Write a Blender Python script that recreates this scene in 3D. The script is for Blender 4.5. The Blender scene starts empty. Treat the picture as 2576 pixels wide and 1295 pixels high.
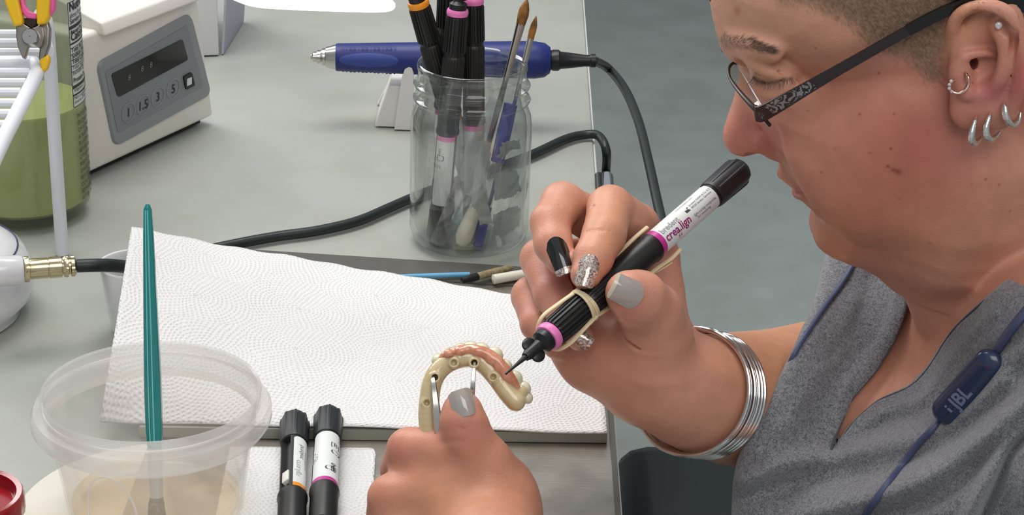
import bpy, math, random
import numpy as np
from mathutils import Vector, Matrix
R_ = math.radians
SC = bpy.context.scene
COL = SC.collection
# ------------------------------------------------------------------ camera
W_, H_, F_ = 2576, 1295, 5000.0
PITCH, ROLL, CAMZ = R_(23.5), R_(1.8), 0.56
cam_m = Matrix.Translation((0, 0, CAMZ)) @ Matrix.Rotation(R_(90) - PITCH, 4, 'X') @ Matrix.Rotation(ROLL, 4, 'Z')
cd = bpy.data.cameras.new('camera'); cam = bpy.data.objects.new('camera', cd); COL.objects.link(cam)
cam.matrix_world = cam_m
cd.sensor_fit = 'HORIZONTAL'; cd.sensor_width = 36.0; cd.lens = F_ / W_ * 36.0
cd.clip_start = 0.02; cd.clip_end = 60
SC.camera = cam
CM = np.array(cam_m)
CX, CY = W_ / 2, H_ / 2
def K(px, py, d):
    """point seen at pixel px,py at axial distance d (mm) -> world metres"""
    d = d / 1000.0
    return (cam_m @ Vector(((px - CX) / F_ * d, -(py - CY) / F_ * d, -d)))
def ray(px, py):
    return cam_m.to_3x3() @ Vector(((px - CX) / F_, -(py - CY) / F_, -1.0))
def P(px, py, z=0.0):
    r = ray(px, py); o = cam_m.translation
    return o + r * ((z - o.z) / r.z)
def PY(px, py, y):
    r = ray(px, py); o = cam_m.translation
    return o + r * ((y - o.y) / r.y)
def pix(p):
    q = cam_m.inverted() @ Vector(p)
    return (CX + q.x / -q.z * F_, CY - q.y / -q.z * F_, -q.z * 1000)
# ------------------------------------------------------------------ objects
def tag(o, label=None, cat=None, group=None, kind=None):
    if label: o['label'] = label
    if cat: o['category'] = cat
    if group: o['group'] = group
    if kind: o['kind'] = kind
    return o
def thing(name, label, cat, loc=(0, 0, 0), rot=None, group=None):
    o = bpy.data.objects.new(name, None); COL.objects.link(o)
    o.empty_display_size = 0.02
    m = Matrix.Translation(Vector(loc))
    if rot is not None: m = m @ rot.to_4x4()
    o.matrix_world = m
    return tag(o, label, cat, group)
MWS = {}
def mw(o):
    m = o.matrix_basis.copy()
    return (mw(o.parent) @ m) if o.parent else m
class MB:
    def __init__(s): s.v = []; s.f = []; s.mi = []; s.cur = 0
    def add(s, vs, fs, mi=None):
        b = len(s.v); s.v += [tuple(v) for v in vs]
        for f in fs: s.f.append(tuple(b + i for i in f)); s.mi.append(s.cur if mi is None else mi)
        return s
    def grid(s, P2, cu=False, cv=False):
        """P2: rows of points"""
        n, m = len(P2), len(P2[0]); vs = [p for r in P2 for p in r]; fs = []
        for i in range(n if cu else n - 1):
            for j in range(m if cv else m - 1):
                fs.append((i * m + j, i * m + (j + 1) % m, ((i + 1) % n) * m + (j + 1) % m, ((i + 1) % n) * m + j))
        return s.add(vs, fs)
    def lathe(s, prof, seg=48, cx=0, cy=0, rf=None, caps=False):
        rows = []
        for (r, z) in prof:
            row = []
            for i in range(seg):
                a = 2 * math.pi * i / seg
                rr = rf(a, z, r) if rf else r
                row.append((cx + rr * math.cos(a), cy + rr * math.sin(a), z))
            rows.append(row)
        b = len(s.v); s.grid(rows, False, True)
        if caps:
            s.add([], [])
            s.f.append(tuple(b + i for i in range(seg))[::-1]); s.mi.append(s.cur)
            t = b + (len(prof) - 1) * seg
            s.f.append(tuple(t + i for i in range(seg))); s.mi.append(s.cur)
        return s
    def tube(s, pts, rad, seg=12, sx=1.0, sy=1.0, up=None, caps=True, twist=0.0):
        pts = [Vector(p) for p in pts]; n = len(pts)
        if not hasattr(rad, '__len__'): rad = [rad] * n
        T = [(pts[min(i + 1, n - 1)] - pts[max(i - 1, 0)]).normalized() for i in range(n)]
        u = Vector(up) if up is not None else (Vector((0, 0, 1)) if abs(T[0].z) < .9 else Vector((1, 0, 0)))
        rows = []
        for i in range(n):
            t = T[i]; u = (u - t * u.dot(t))
            u = u.normalized() if u.length > 1e-6 else t.orthogonal().normalized()
            w = t.cross(u)
            row = []
            for j in range(seg):
                a = 2 * math.pi * j / seg + twist
                row.append(pts[i] + (u * math.cos(a) * sx + w * math.sin(a) * sy) * rad[i])
            rows.append(row)
        b = len(s.v); s.grid(rows, False, True)
        if caps:
            s.f.append(tuple(b + i for i in range(seg))[::-1]); s.mi.append(s.cur)
            t = b + (n - 1) * seg
            s.f.append(tuple(t + i for i in range(seg))); s.mi.append(s.cur)
        return s
    def rtube(s, pts, r, seg=12, n=6, **k):
        """tube with rounded ends, smoothed path"""
        return s.tube(smooth_path(pts, n), r, seg, **k)
    def torus(s, R, r, n=48, m=10, z=0.0, a0=0, a1=2 * math.pi, sz=1.0):
        full = abs(a1 - a0 - 2 * math.pi) < 1e-6
        rows = []
        for i in range(n if full else n + 1):
            a = a0 + (a1 - a0) * i / n
            rows.append([((R + r * math.cos(b)) * math.cos(a), (R + r * math.cos(b)) * math.sin(a), z + r * sz * math.sin(b)) for b in [2 * math.pi * j / m for j in range(m)]])
        return s.grid(rows, full, True)
    def poly(s, pts, d, up):
        """extrude a closed polygon (3-D points) by vector"""
        pts = [Vector(p) for p in pts]; n = len(pts); e = Vector(up) * d
        b = len(s.v); s.v += [tuple(p) for p in pts] + [tuple(p + e) for p in pts]
        s.f.append(tuple(b + i for i in range(n))[::-1]); s.f.append(tuple(b + n + i for i in range(n))); s.mi += [s.cur] * 2
        for i in range(n):
            j = (i + 1) % n
            s.f.append((b + i, b + j, b + n + j, b + n + i)); s.mi.append(s.cur)
        return s
    def box(s, c, h, M=None, bev=0.0):
        """box: centre c, half sizes h, optional 3x3 orientation; bev chamfers"""
        M = M or Matrix.Identity(3); c = Vector(c)
        import bmesh
        bm = bmesh.new(); bmesh.ops.create_cube(bm, size=2)
        for v in bm.verts: v.co = Vector((v.co.x * h[0], v.co.y * h[1], v.co.z * h[2]))
        if bev > 0: bmesh.ops.bevel(bm, geom=list(bm.edges), offset=bev, segments=3, profile=.5, affect='EDGES')
        bm.verts.index_update()
        s.add([c + M @ v.co for v in bm.verts], [[v.index for v in f.verts] for f in bm.faces]); bm.free()
        return s
    def ball(s, c, r, M=None, n=16, m=10):
        if not hasattr(r, '__len__'): r = (r, r, r)
        M = M or Matrix.Identity(3); c = Vector(c); vs = [c + M @ Vector((0, 0, -r[2]))]
        for i in range(1, m):
            t = math.pi * i / m
            for j in range(n):
                a = 2 * math.pi * j / n
                vs.append(c + M @ Vector((r[0] * math.sin(t) * math.cos(a), r[1] * math.sin(t) * math.sin(a), -r[2] * math.cos(t))))
        vs.append(c + M @ Vector((0, 0, r[2]))); L = len(vs) - 1; fs = []
        for j in range(n):
            fs.append((0, 1 + (j + 1) % n, 1 + j)); fs.append((L, L - n + j, L - n + (j + 1) % n))
            for i in range(m - 2):
                a = 1 + i * n; fs.append((a + j, a + (j + 1) % n, a + n + (j + 1) % n, a + n + j))
        return s.add(vs, fs)
    def build(s, name, mats, parent=None, world=False, smooth=35, origin=None, flip=None):
        vs = np.array([tuple(v) for v in s.v], dtype=float)
        o = None
        inv = Matrix.Identity(4)
        if parent is not None:
            if world: inv = mw(parent).inverted()
        elif origin is None:
            lo, hi = vs.min(0), vs.max(0); origin = ((lo[0] + hi[0]) / 2, (lo[1] + hi[1]) / 2, lo[2])
        if origin is not None and parent is None: inv = Matrix.Translation(-Vector(origin))
        A = np.array(inv); vs = vs @ A[:3, :3].T + A[:3, 3]
        me = bpy.data.meshes.new(name)
        me.from_pydata(vs.tolist(), [], s.f)
        if not isinstance(mats, (list, tuple)): mats = [mats]
        for m in mats: me.materials.append(m)
        me.polygons.foreach_set('material_index', s.mi)
        fix_normals(me)
        if smooth:
            me.shade_smooth()
            if smooth < 180: me.set_sharp_from_angle(angle=R_(smooth))
        me.update()
        o = bpy.data.objects.new(name, me); COL.objects.link(o)
        if parent is not None: o.parent = parent
        elif origin is not None: o.location = origin
        return o
def fix_normals(me):
    import bmesh
    bm = bmesh.new(); bm.from_mesh(me); bmesh.ops.recalc_face_normals(bm, faces=bm.faces[:]); bm.to_mesh(me); bm.free()
def smooth_path(pts, n=6):
    pts = [Vector(p) for p in pts]; out = []
    for i in range(len(pts) - 1):
        p0 = pts[max(i - 1, 0)]; p1 = pts[i]; p2 = pts[i + 1]; p3 = pts[min(i + 2, len(pts) - 1)]
        for j in range(n):
            t = j / n; t2 = t * t; t3 = t2 * t
            out.append(.5 * ((2 * p1) + (p2 - p0) * t + (2 * p0 - 5 * p1 + 4 * p2 - p3) * t2 + (3 * p1 - p0 - 3 * p2 + p3) * t3))
    out.append(pts[-1]); return out
def interp(xs, ys, x):
    return float(np.interp(x, xs, ys))
def copy_tree(o, parent=None):
    c = o.copy(); COL.objects.link(c)
    if parent is not None: c.parent = parent
    for ch in list(o.children): copy_tree(ch, c)
    return c
def text_geo(txt, size, bold=0.0, align='LEFT', cut=0):
    cu = bpy.data.curves.new('t', 'FONT'); cu.body = txt; cu.size = size; cu.align_x = align; cu.offset = bold; cu.resolution_u = 3
    ob = bpy.data.objects.new('t', cu); COL.objects.link(ob)
    dg = bpy.context.evaluated_depsgraph_get(); me = bpy.data.meshes.new_from_object(ob.evaluated_get(dg))
    if cut:
        import bmesh
        bm = bmesh.new(); bm.from_mesh(me); ys = [v.co.y for v in bm.verts]; y = min(ys) + cut
        while y < max(ys):
            bmesh.ops.bisect_plane(bm, geom=bm.verts[:] + bm.edges[:] + bm.faces[:], plane_co=(0, y, 0), plane_no=(0, 1, 0)); y += cut
        bm.to_mesh(me); bm.free()
    vs = [v.co.copy() for v in me.vertices]; fs = [tuple(p.vertices) for p in me.polygons]
    bpy.data.objects.remove(ob); bpy.data.curves.remove(cu); bpy.data.meshes.remove(me)
    return vs, fs
def put_text(mb, txt, size, f, bold=0.0, align='LEFT', mi=None, cut=0):
    """f maps flat (u,v) to a 3-D point"""
    vs, fs = text_geo(txt, size, bold, align, cut)
    mb.add([f(v.x, v.y) for v in vs], fs, mi); return mb
# ------------------------------------------------------------------ materials
MATS = {}
def srgb(c):
    if isinstance(c, str):
        c = c.lstrip('#'); c = [int(c[i:i + 2], 16) / 255 for i in (0, 2, 4)]
    return tuple((x / 12.92 if x <= .04045 else ((x + .055) / 1.055) ** 2.4) for x in c) + (1.0,)
def mat(name, col='#888888', rough=.5, metal=0, trans=0, ior=1.45, coat=0, sss=0, ssr=(1, .35, .2), sheen=0, emis=None, es=0,
        var=0.0, vscale=60, vcol=None, bump=0.0, bscale=200, bdist=.0005, alpha=1.0, spec=.5, detail=3, bstretch=None):
    m = bpy.data.materials.new(name); m.use_nodes = True; nt = m.node_tree; b = nt.nodes['Principled BSDF']
    b.inputs['Base Color'].default_value = srgb(col); b.inputs['Roughness'].default_value = rough; b.inputs['Metallic'].default_value = metal
    b.inputs['Transmission Weight'].default_value = trans; b.inputs['IOR'].default_value = ior; b.inputs['Coat Weight'].default_value = coat
    b.inputs['Coat Roughness'].default_value = .08; b.inputs['Alpha'].default_value = alpha; b.inputs['Specular IOR Level'].default_value = spec
    b.inputs['Sheen Weight'].default_value = sheen
    if sss:
        b.inputs['Subsurface Weight'].default_value = sss; b.inputs['Subsurface Radius'].default_value = ssr; b.inputs['Subsurface Scale'].default_value = .004
    if emis: b.inputs['Emission Color'].default_value = srgb(emis); b.inputs['Emission Strength'].default_value = es
    tc = nt.nodes.new('ShaderNodeTexCoord')
    if var:
        n = nt.nodes.new('ShaderNodeTexNoise'); n.inputs['Scale'].default_value = vscale; n.inputs['Detail'].default_value = detail
        nt.links.new(tc.outputs['Object'], n.inputs['Vector'])
        mx = nt.nodes.new('ShaderNodeMix'); mx.data_type = 'RGBA'
        c = srgb(col); c2 = srgb(vcol) if vcol else tuple(x * (1 - var) for x in c[:3]) + (1,)
        mx.inputs[6].default_value = c; mx.inputs[7].default_value = c2
        cr = nt.nodes.new('ShaderNodeMapRange'); cr.inputs[1].default_value = .35; cr.inputs[2].default_value = .65
        nt.links.new(n.outputs['Fac'], cr.inputs[0]); nt.links.new(cr.outputs[0], mx.inputs[0]); nt.links.new(mx.outputs[2], b.inputs['Base Color'])
    if bump:
        n = nt.nodes.new('ShaderNodeTexNoise'); n.inputs['Scale'].default_value = bscale; n.inputs['Detail'].default_value = 4
        if bstretch:
            mp = nt.nodes.new('ShaderNodeMapping'); mp.inputs['Scale'].default_value = bstretch
            nt.links.new(tc.outputs['Object'], mp.inputs[0]); nt.links.new(mp.outputs[0], n.inputs['Vector'])
        else: nt.links.new(tc.outputs['Object'], n.inputs['Vector'])
        bp = nt.nodes.new('ShaderNodeBump'); bp.inputs['Strength'].default_value = bump; bp.inputs['Distance'].default_value = bdist
        nt.links.new(n.outputs['Fac'], bp.inputs['Height']); nt.links.new(bp.outputs[0], b.inputs['Normal'])
    MATS[name] = m; return m
def clear_mat(name, tint='#ffffff', gloss=.12, rough=.05, diff=0.0, dcol='#dddddd', ior=1.45, glass=0.0, edge=.55, pw_=4.0):
    """clear plastic or glass: light passes straight through, fresnel gloss, optional milky diffuse share"""
    m = bpy.data.materials.new(name); m.use_nodes = True; nt = m.node_tree; nt.nodes.clear()
    out = nt.nodes.new('ShaderNodeOutputMaterial'); tr = nt.nodes.new('ShaderNodeBsdfTransparent'); tr.inputs[0].default_value = srgb(tint)
    gl = nt.nodes.new('ShaderNodeBsdfGlossy'); gl.inputs['Roughness'].default_value = rough
    fr = nt.nodes.new('ShaderNodeLayerWeight'); fr.inputs[0].default_value = .5
    pw = nt.nodes.new('ShaderNodeMath'); pw.operation = 'POWER'; pw.inputs[1].default_value = pw_; nt.links.new(fr.outputs['Facing'], pw.inputs[0])
    base = tr.outputs[0]
    if glass:
        g = nt.nodes.new('ShaderNodeBsdfRefraction'); g.inputs['IOR'].default_value = ior; g.inputs['Roughness'].default_value = 0.0; g.inputs[0].default_value = srgb(tint)
        mx0 = nt.nodes.new('ShaderNodeMixShader'); mx0.inputs[0].default_value = glass
        nt.links.new(base, mx0.inputs[1]); nt.links.new(g.outputs[0], mx0.inputs[2]); base = mx0.outputs[0]
    if diff:
        df = nt.nodes.new('ShaderNodeBsdfTranslucent'); df.inputs[0].default_value = srgb(dcol)
        d2 = nt.nodes.new('ShaderNodeBsdfDiffuse'); d2.inputs[0].default_value = srgb(dcol)
        md = nt.nodes.new('ShaderNodeMixShader'); md.inputs[0].default_value = .5
        nt.links.new(df.outputs[0], md.inputs[1]); nt.links.new(d2.outputs[0], md.inputs[2])
        mx1 = nt.nodes.new('ShaderNodeMixShader'); mx1.inputs[0].default_value = diff
        nt.links.new(base, mx1.inputs[1]); nt.links.new(md.outputs[0], mx1.inputs[2]); base = mx1.outputs[0]
    mx = nt.nodes.new('ShaderNodeMixShader')
    mul = nt.nodes.new('ShaderNodeMath'); mul.operation = 'MULTIPLY_ADD'; mul.inputs[1].default_value = edge; mul.inputs[2].default_value = gloss
    mul.use_clamp = True
    nt.links.new(pw.outputs[0], mul.inputs[0]); nt.links.new(mul.outputs[0], mx.inputs[0])
    nt.links.new(base, mx.inputs[1]); nt.links.new(gl.outputs[0], mx.inputs[2]); nt.links.new(mx.outputs[0], out.inputs[0])
    MATS[name] = m; return m
# ------------------------------------------------------------------ implicit surfaces (mm)
class Vol:
    def __init__(s, xs, ys, zs):
        s.a = [np.asarray(t, np.float32) for t in (xs, ys, zs)]
        s.F = np.full([len(t) for t in s.a], 1e3, np.float32)
    def _sl(s, lo, hi):
        r = []
        for t, l, h in zip(s.a, lo, hi):
            i0 = int(np.searchsorted(t, l)); i1 = int(np.searchsorted(t, h)); 
            if i1 - i0 < 1: return None
            r.append(slice(i0, i1))
        return tuple(r)
    def op(s, fn, lo, hi, k=3.0, sub=False, pad=None):
        pad = (k + 4) if pad is None else pad
        sl = s._sl([l - pad for l in lo], [h + pad for h in hi])
        if sl is None: return
        X = s.a[0][sl[0]][:, None, None]; Y = s.a[1][sl[1]][None, :, None]; Z = s.a[2][sl[2]][None, None, :]
        f = fn(X, Y, Z).astype(np.float32); A = s.F[sl]
        if sub: s.F[sl] = -smin(-A, f, k)
        else: s.F[sl] = smin(A, f, k)
    def ell(s, c, r, M=None, k=3.0, sub=False):
        c = np.array(c, float); r = np.array(r, float); m = max(r)
        M = np.array(M) if M is not None else np.eye(3)
        e = np.sqrt((M ** 2) @ (r ** 2))
        def fn(X, Y, Z):
            x, y, z = X - c[0], Y - c[1], Z - c[2]
            p = [M[0, i] * x + M[1, i] * y + M[2, i] * z for i in range(3)]
            k0 = np.sqrt((p[0] / r[0]) ** 2 + (p[1] / r[1]) ** 2 + (p[2] / r[2]) ** 2) + 1e-6
            k1 = np.sqrt((p[0] / r[0] ** 2) ** 2 + (p[1] / r[1] ** 2) ** 2 + (p[2] / r[2] ** 2) ** 2) + 1e-6
            return k0 * (k0 - 1) / k1
        s.op(fn, c - e, c + e, k, sub)
    def cap(s, a, b, ra, rb=None, k=3.0, sub=False):
        rb = ra if rb is None else rb
        a = np.array(a, float); b = np.array(b, float); ab = b - a; L2 = float(ab @ ab) + 1e-9
        def fn(X, Y, Z):
            x, y, z = X - a[0], Y - a[1], Z - a[2]
            t = np.clip((x * ab[0] + y * ab[1] + z * ab[2]) / L2, 0, 1)
            return np.sqrt((x - t * ab[0]) ** 2 + (y - t * ab[1]) ** 2 + (z - t * ab[2]) ** 2) - (ra + (rb - ra) * t)
        m = max(ra, rb)
        s.op(fn, np.minimum(a, b) - m, np.maximum(a, b) + m, k, sub)
    def chain(s, pts, rad, k=3.0, n=1, sub=False, kin=None):
        if n > 1:
            q = smooth_path([Vector(p) for p in pts], n); rr = np.interp(np.linspace(0, len(pts) - 1, len(q)), range(len(pts)), rad)
        else: q = pts; rr = rad
        q = np.array([tuple(p) for p in q], float); rr = np.array(rr, float)
        lo = (q - rr[:, None]).min(0); hi = (q + rr[:, None]).max(0); kin = kin or 1.5
        def fn(X, Y, Z):
            f = None
            for i in range(len(q) - 1):
                ab = q[i + 1] - q[i]; L2 = float(ab @ ab) + 1e-9; x, y, z = X - q[i][0], Y - q[i][1], Z - q[i][2]
                t = np.clip((x * ab[0] + y * ab[1] + z * ab[2]) / L2, 0, 1)
                d = np.sqrt((x - t * ab[0]) ** 2 + (y - t * ab[1]) ** 2 + (z - t * ab[2]) ** 2) - (rr[i] + (rr[i + 1] - rr[i]) * t)
                f = d if f is None else smin(f, d, kin if n == 1 else .3)
            return f
        s.op(fn, lo, hi, k, sub)
    def mesh(s):
        F = s.F; n = F.shape; S = F < 0
        C = np.zeros([t - 1 for t in n], np.uint8)
        for i in (0, 1):
            for j in (0, 1):
                for l in (0, 1): C += S[i:n[0] - 1 + i, j:n[1] - 1 + j, l:n[2] - 1 + l]
        act = np.argwhere((C > 0) & (C < 8)); ids = np.full(C.shape, -1, np.int32); ids[tuple(act.T)] = np.arange(len(act))
        ai, aj, al = act.T; pos = np.zeros((len(act), 3)); cnt = np.zeros(len(act)); ax = s.a
        cr = [(i, j, l) for i in (0, 1) for j in (0, 1) for l in (0, 1)]
        val = {c: F[ai + c[0], aj + c[1], al + c[2]] for c in cr}
        cp = {c: np.stack([ax[0][ai + c[0]], ax[1][aj + c[1]], ax[2][al + c[2]]], 1) for c in cr}
        for c in cr:
            for d in range(3):
                if c[d]: continue
                e = list(c); e[d] = 1; e = tuple(e); a, b = val[c], val[e]; m = (a < 0) != (b < 0)
                t = np.where(m, a / np.where(m, a - b, 1), 0)[:, None]
                pos += np.where(m[:, None], cp[c] + (cp[e] - cp[c]) * t, 0); cnt += m
        pos /= cnt[:, None]
        quads = []
        for d in range(3):
            o1, o2 = [(1, 2), (2, 0), (0, 1)][d]
            sa = [slice(1, m - 1) for m in n]; sb = list(sa); sa[d] = slice(0, n[d] - 1); sb[d] = slice(1, n[d])
            A = S[tuple(sa)]; B = S[tuple(sb)]; E = np.argwhere(A != B); inside = A[tuple(E.T)]
            off = np.array([1, 1, 1]); off[d] = 0; E = E + off
            def g(da, db):
                q = E.copy(); q[:, o1] -= da; q[:, o2] -= db; return ids[tuple(q.T)]
            Q = np.stack([g(1, 1), g(0, 1), g(0, 0), g(1, 0)], 1)
            Q[~inside] = Q[~inside][:, ::-1]; quads.append(Q)
        Q = np.concatenate(quads); Q = Q[(Q >= 0).all(1)]
        return pos, Q
def smin(a, b, k):
    if k <= 0: return np.minimum(a, b)
    h = np.maximum(k - np.abs(a - b), 0) / k
    return np.minimum(a, b) - h * h * k * .25
def relax(pos, Q, it=2, lam=.5):
    E = np.concatenate([Q[:, [0, 1]], Q[:, [1, 2]], Q[:, [2, 3]], Q[:, [3, 0]]]); E = np.concatenate([E, E[:, ::-1]])
    n = len(pos); deg = np.bincount(E[:, 0], minlength=n).astype(float)[:, None] + 1e-9
    for _ in range(it):
        for l in (lam, -lam * 1.04):
            acc = np.stack([np.bincount(E[:, 0], weights=pos[E[:, 1], i], minlength=n) for i in range(3)], 1)
            pos = pos + l * (acc / deg - pos)
    return pos
def vmesh(name, pos, Q, mats, parent=None, world=True, colors=None, smooth=True):
    if parent is not None:
        A = np.array(mw(parent).inverted()); pos = pos @ A[:3, :3].T + A[:3, 3]; org = None
    else:
        lo, hi = pos.min(0), pos.max(0); org = ((lo[0] + hi[0]) / 2, (lo[1] + hi[1]) / 2, lo[2]); pos = pos - np.array(org)
    me = bpy.data.meshes.new(name); me.vertices.add(len(pos)); me.vertices.foreach_set('co', pos.astype(np.float32).ravel())
    me.loops.add(len(Q) * 4); me.loops.foreach_set('vertex_index', Q.astype(np.int32).ravel())
    me.polygons.add(len(Q)); me.polygons.foreach_set('loop_start', np.arange(0, len(Q) * 4, 4, dtype=np.int32))
    me.update(calc_edges=True); me.validate()
    if not isinstance(mats, (list, tuple)): mats = [mats]
    for m in mats: me.materials.append(m)
    if colors is not None:
        for nm, arr in colors.items():
            at = me.color_attributes.new(nm, 'FLOAT_COLOR', 'POINT'); at.data.foreach_set('color', arr.astype(np.float32).ravel())
    if smooth: me.shade_smooth()
    o = bpy.data.objects.new(name, me); COL.objects.link(o)
    if parent is not None: o.parent = parent
    else: o.location = org
    return o
def poly_sd(px, py, poly):
    """signed distance (neg inside) of 2-D arrays to polygon"""
    poly = np.array(poly, float); d = np.full(np.broadcast(px, py).shape, 1e9); ins = np.zeros(d.shape, bool)
    n = len(poly)
    for i in range(n):
        a, b = poly[i], poly[(i + 1) % n]; e = b - a
        wx, wy = px - a[0], py - a[1]; t = np.clip((wx * e[0] + wy * e[1]) / (e @ e + 1e-9), 0, 1)
        d = np.minimum(d, (wx - e[0] * t) ** 2 + (wy - e[1] * t) ** 2)
        if a[1] != b[1]:
            c = ((a[1] <= py) != (b[1] <= py)) & (px < (b[0] - a[0]) * (py - a[1]) / (b[1] - a[1]) + a[0]); ins ^= c
    return np.sqrt(d) * np.where(ins, -1, 1)
def rbf(pts, vals, smooth=0.0, sc=100.0):
    """thin-plate interpolation of scattered values; returns f(x,y)"""
    p = np.array(pts, float) / sc; v = np.array(vals, float); n = len(p)
    def phi(r2): return .5 * r2 * np.log(r2 + 1e-9)
    r2 = ((p[:, None] - p[None]) ** 2).sum(-1); A = np.zeros((n + 3, n + 3)); A[:n, :n] = phi(r2) + np.eye(n) * smooth
    A[:n, n] = 1; A[:n, n + 1:] = p; A[n, :n] = 1; A[n + 1:, :n] = p.T
    c = np.linalg.solve(A, np.concatenate([v, np.zeros(3)]))
    def f(x, y):
        x = np.asarray(x, float) / sc; y = np.asarray(y, float) / sc; o = c[n] + c[n + 1] * x + c[n + 2] * y
        for i in range(n): o = o + c[i] * phi((x - p[i, 0]) ** 2 + (y - p[i, 1]) ** 2)
        return o
    return f
def to_world(pos, d0):
    """warped camera grid (u right mm, v down mm, w depth mm at reference depth d0) -> world metres"""
    d = pos[:, 2] / 1000.0; x = pos[:, 0] / d0 * d; y = -pos[:, 1] / d0 * d
    q = np.stack([x, y, -d], 1)
    return q @ CM[:3, :3].T + CM[:3, 3]
def wpix(w):
    """world metres -> pixels, depth mm (arrays)"""
    q = (w - CM[:3, 3]) @ CM[:3, :3]
    return CX + q[:, 0] / -q[:, 2] * F_, CY - q[:, 1] / -q[:, 2] * F_, -q[:, 2] * 1000
# ================================================================== materials
M_bench = mat('bench_laminate', '#a6a9a2', .42, var=.05, vscale=14, vcol='#a0a299', bump=.08, bscale=900, bdist=.0002)
M_floor = mat('vinyl_floor', '#a1a9a5', .55, var=.12, vscale=9, vcol='#969d98', bump=.12, bscale=260, bdist=.001)
M_wallp = mat('wall_paint', '#c9cac6', .8)
M_steel = mat('brushed_steel', '#bab4a8', .33, metal=.8, var=.15, vscale=30, vcol='#a19c92', bump=.25, bscale=60, bdist=.0003, bstretch=(1, 14, 1))
M_steeledge = mat('dark_steel_edge', '#66645e', .4, metal=.4)  # also colours the strip painted as a dark reflection on the work plate
M_chrome = mat('polished_chrome', '#d8d8d8', .12, metal=1)
M_silver = mat('silver', '#dedcd8', .14, metal=1)
M_inst = mat('instrument_steel', '#c4c2bc', .22, metal=1)
M_brass = mat('nickel_brass', '#cdbf9c', .2, metal=1)
M_white = mat('white_plastic', '#e6e1da', .38)
M_whiteg = mat('white_gloss_plastic', '#e2e2e4', .18, coat=.5)
M_enam = mat('white_coated_wire', '#dde0e6', .3, coat=.3)
M_panel = mat('grey_panel', '#8d9295', .5)
M_panel2 = mat('grey_panel_inner', '#7e858a', .4)
M_black = mat('black_plastic', '#17181a', .38)
M_blackm = mat('black_matte_plastic', '#202122', .5)
M_pen = mat('black_pen_plastic', '#1a1b1b', .4, bump=.05, bscale=900, bdist=.0001)
M_cap = mat('dark_grey_cap_plastic', '#26282a', .42)
M_disp = mat('display_glass', '#0c0f12', .12)
M_glow = mat('display_digit', '#5b6066', .4)
M_navy = mat('navy_print', '#2d3a5c', .4)
M_label = mat('label_paper', '#d7dbda', .45)
M_ink = mat('label_ink', '#333638', .6)
M_inkg = mat('grey_ink', '#8a8e90', .6)
M_inkm = mat('magenta_ink', '#8e2a6c', .5)
M_mag = mat('magenta_band', '#b8358c', .35)
M_pink = mat('pink_ring', '#e07ab5', .35)
M_orange = mat('orange_ring', '#e8921c', .35)
M_rubber = mat('rubber_band_latex', '#d9c6a0', .55, sss=.2)
M_blue = mat('blue_handpiece_body', '#1e2b70', .45, var=.1, vscale=20)
M_blue2 = mat('blue_grip_pad', '#34458f', .5)
M_bluep = mat('blue_pen_plastic', '#2a2f94', .3)
M_cable = mat('dark_cable_rubber', '#1f2827', .42)
M_ivory = mat('off_white_stand_plastic', '#dddad6', .4, sss=.1)
M_towel2 = None
M_slab = mat('grey_slab', '#8d8f84', .3)
M_teal = mat('teal_acrylic', '#0f8c8c', .12, coat=.6, trans=.15)
M_ferr = mat('pale_ferrule', '#cdc6b4', .35, metal=.3)
M_teal2 = mat('teal_acrylic_highlight', '#74c8c4', .15, coat=.6)
M_bristle = mat('sable_bristle', '#a06c2e', .6, var=.3, vscale=120, vcol='#5d3c17', bump=.5, bscale=900, bdist=.0003)
M_bristlew = mat('pale_bristle', '#9c8c6a', .6, var=.4, vscale=400, bump=.4, bscale=700, bdist=.0003)
M_red = mat('red_gloss_plastic', '#8e101c', .2, coat=.5)
M_yellow = mat('yellow_grip', '#e3b50e', .4)
M_pinkg = mat('pink_grip', '#e05fa0', .45)
M_plier = mat('plier_steel', '#9a948c', .32, metal=.9, var=.3, vscale=80)
M_dkst = mat('plier_dark_steel', '#3a342c', .45, metal=.8)
M_liquid = mat('green_liquid', '#e2e6a0', .25, trans=.0, sss=.3, ssr=(.8, 1, .4), var=.12, vscale=12, vcol='#d6dc8c')
M_bottle = clear_mat('clear_bottle_plastic', '#eef0ea', gloss=.05, rough=.08, diff=.10, dcol='#c3c5bc', edge=.3)
M_glass = clear_mat('jar_glass', '#fbfdfb', gloss=.055, rough=.03, ior=1.5, glass=.12, edge=.85, pw_=2.8)
M_tub = clear_mat('frosted_tub_plastic', '#fdfcfb', gloss=.04, rough=.12, diff=.10, dcol='#ffffff', edge=.3)
M_tubrim = clear_mat('frosted_tub_rim', '#fbfaf8', gloss=.06, rough=.15, diff=.30, dcol='#ffffff', edge=.35)
M_cup = clear_mat('translucent_cup_plastic', '#f8f8f6', gloss=.05, rough=.2, diff=.85, dcol='#ffffff')
M_film = clear_mat('clear_film', '#f0f4f6', gloss=.12, rough=.06, diff=.15, dcol='#cfd4d6')
M_crumple = clear_mat('torn_label_residue', '#dfe3e3', gloss=.08, rough=.3, diff=.6, dcol='#c4c9c8')
M_liqbeige = clear_mat('cloudy_rinse_liquid', '#fffaf0', gloss=.03, rough=.05, diff=.05, dcol='#ffedc8')
M_lens = clear_mat('spectacle_lens', '#f3f3f0', gloss=.06, rough=.01)
M_swab = mat('cotton', '#d9d2c6', .9, sss=.2)
M_mat = mat('pale_mat', '#d8d3c8', .7, var=.06, vscale=25)
M_stool = mat('black_vinyl', '#20282a', .32)
M_card = mat('white_carton', '#cfd0cf', .6)
M_bluesheet = mat('bluish_sheet', '#a9aebd', .5)
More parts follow.
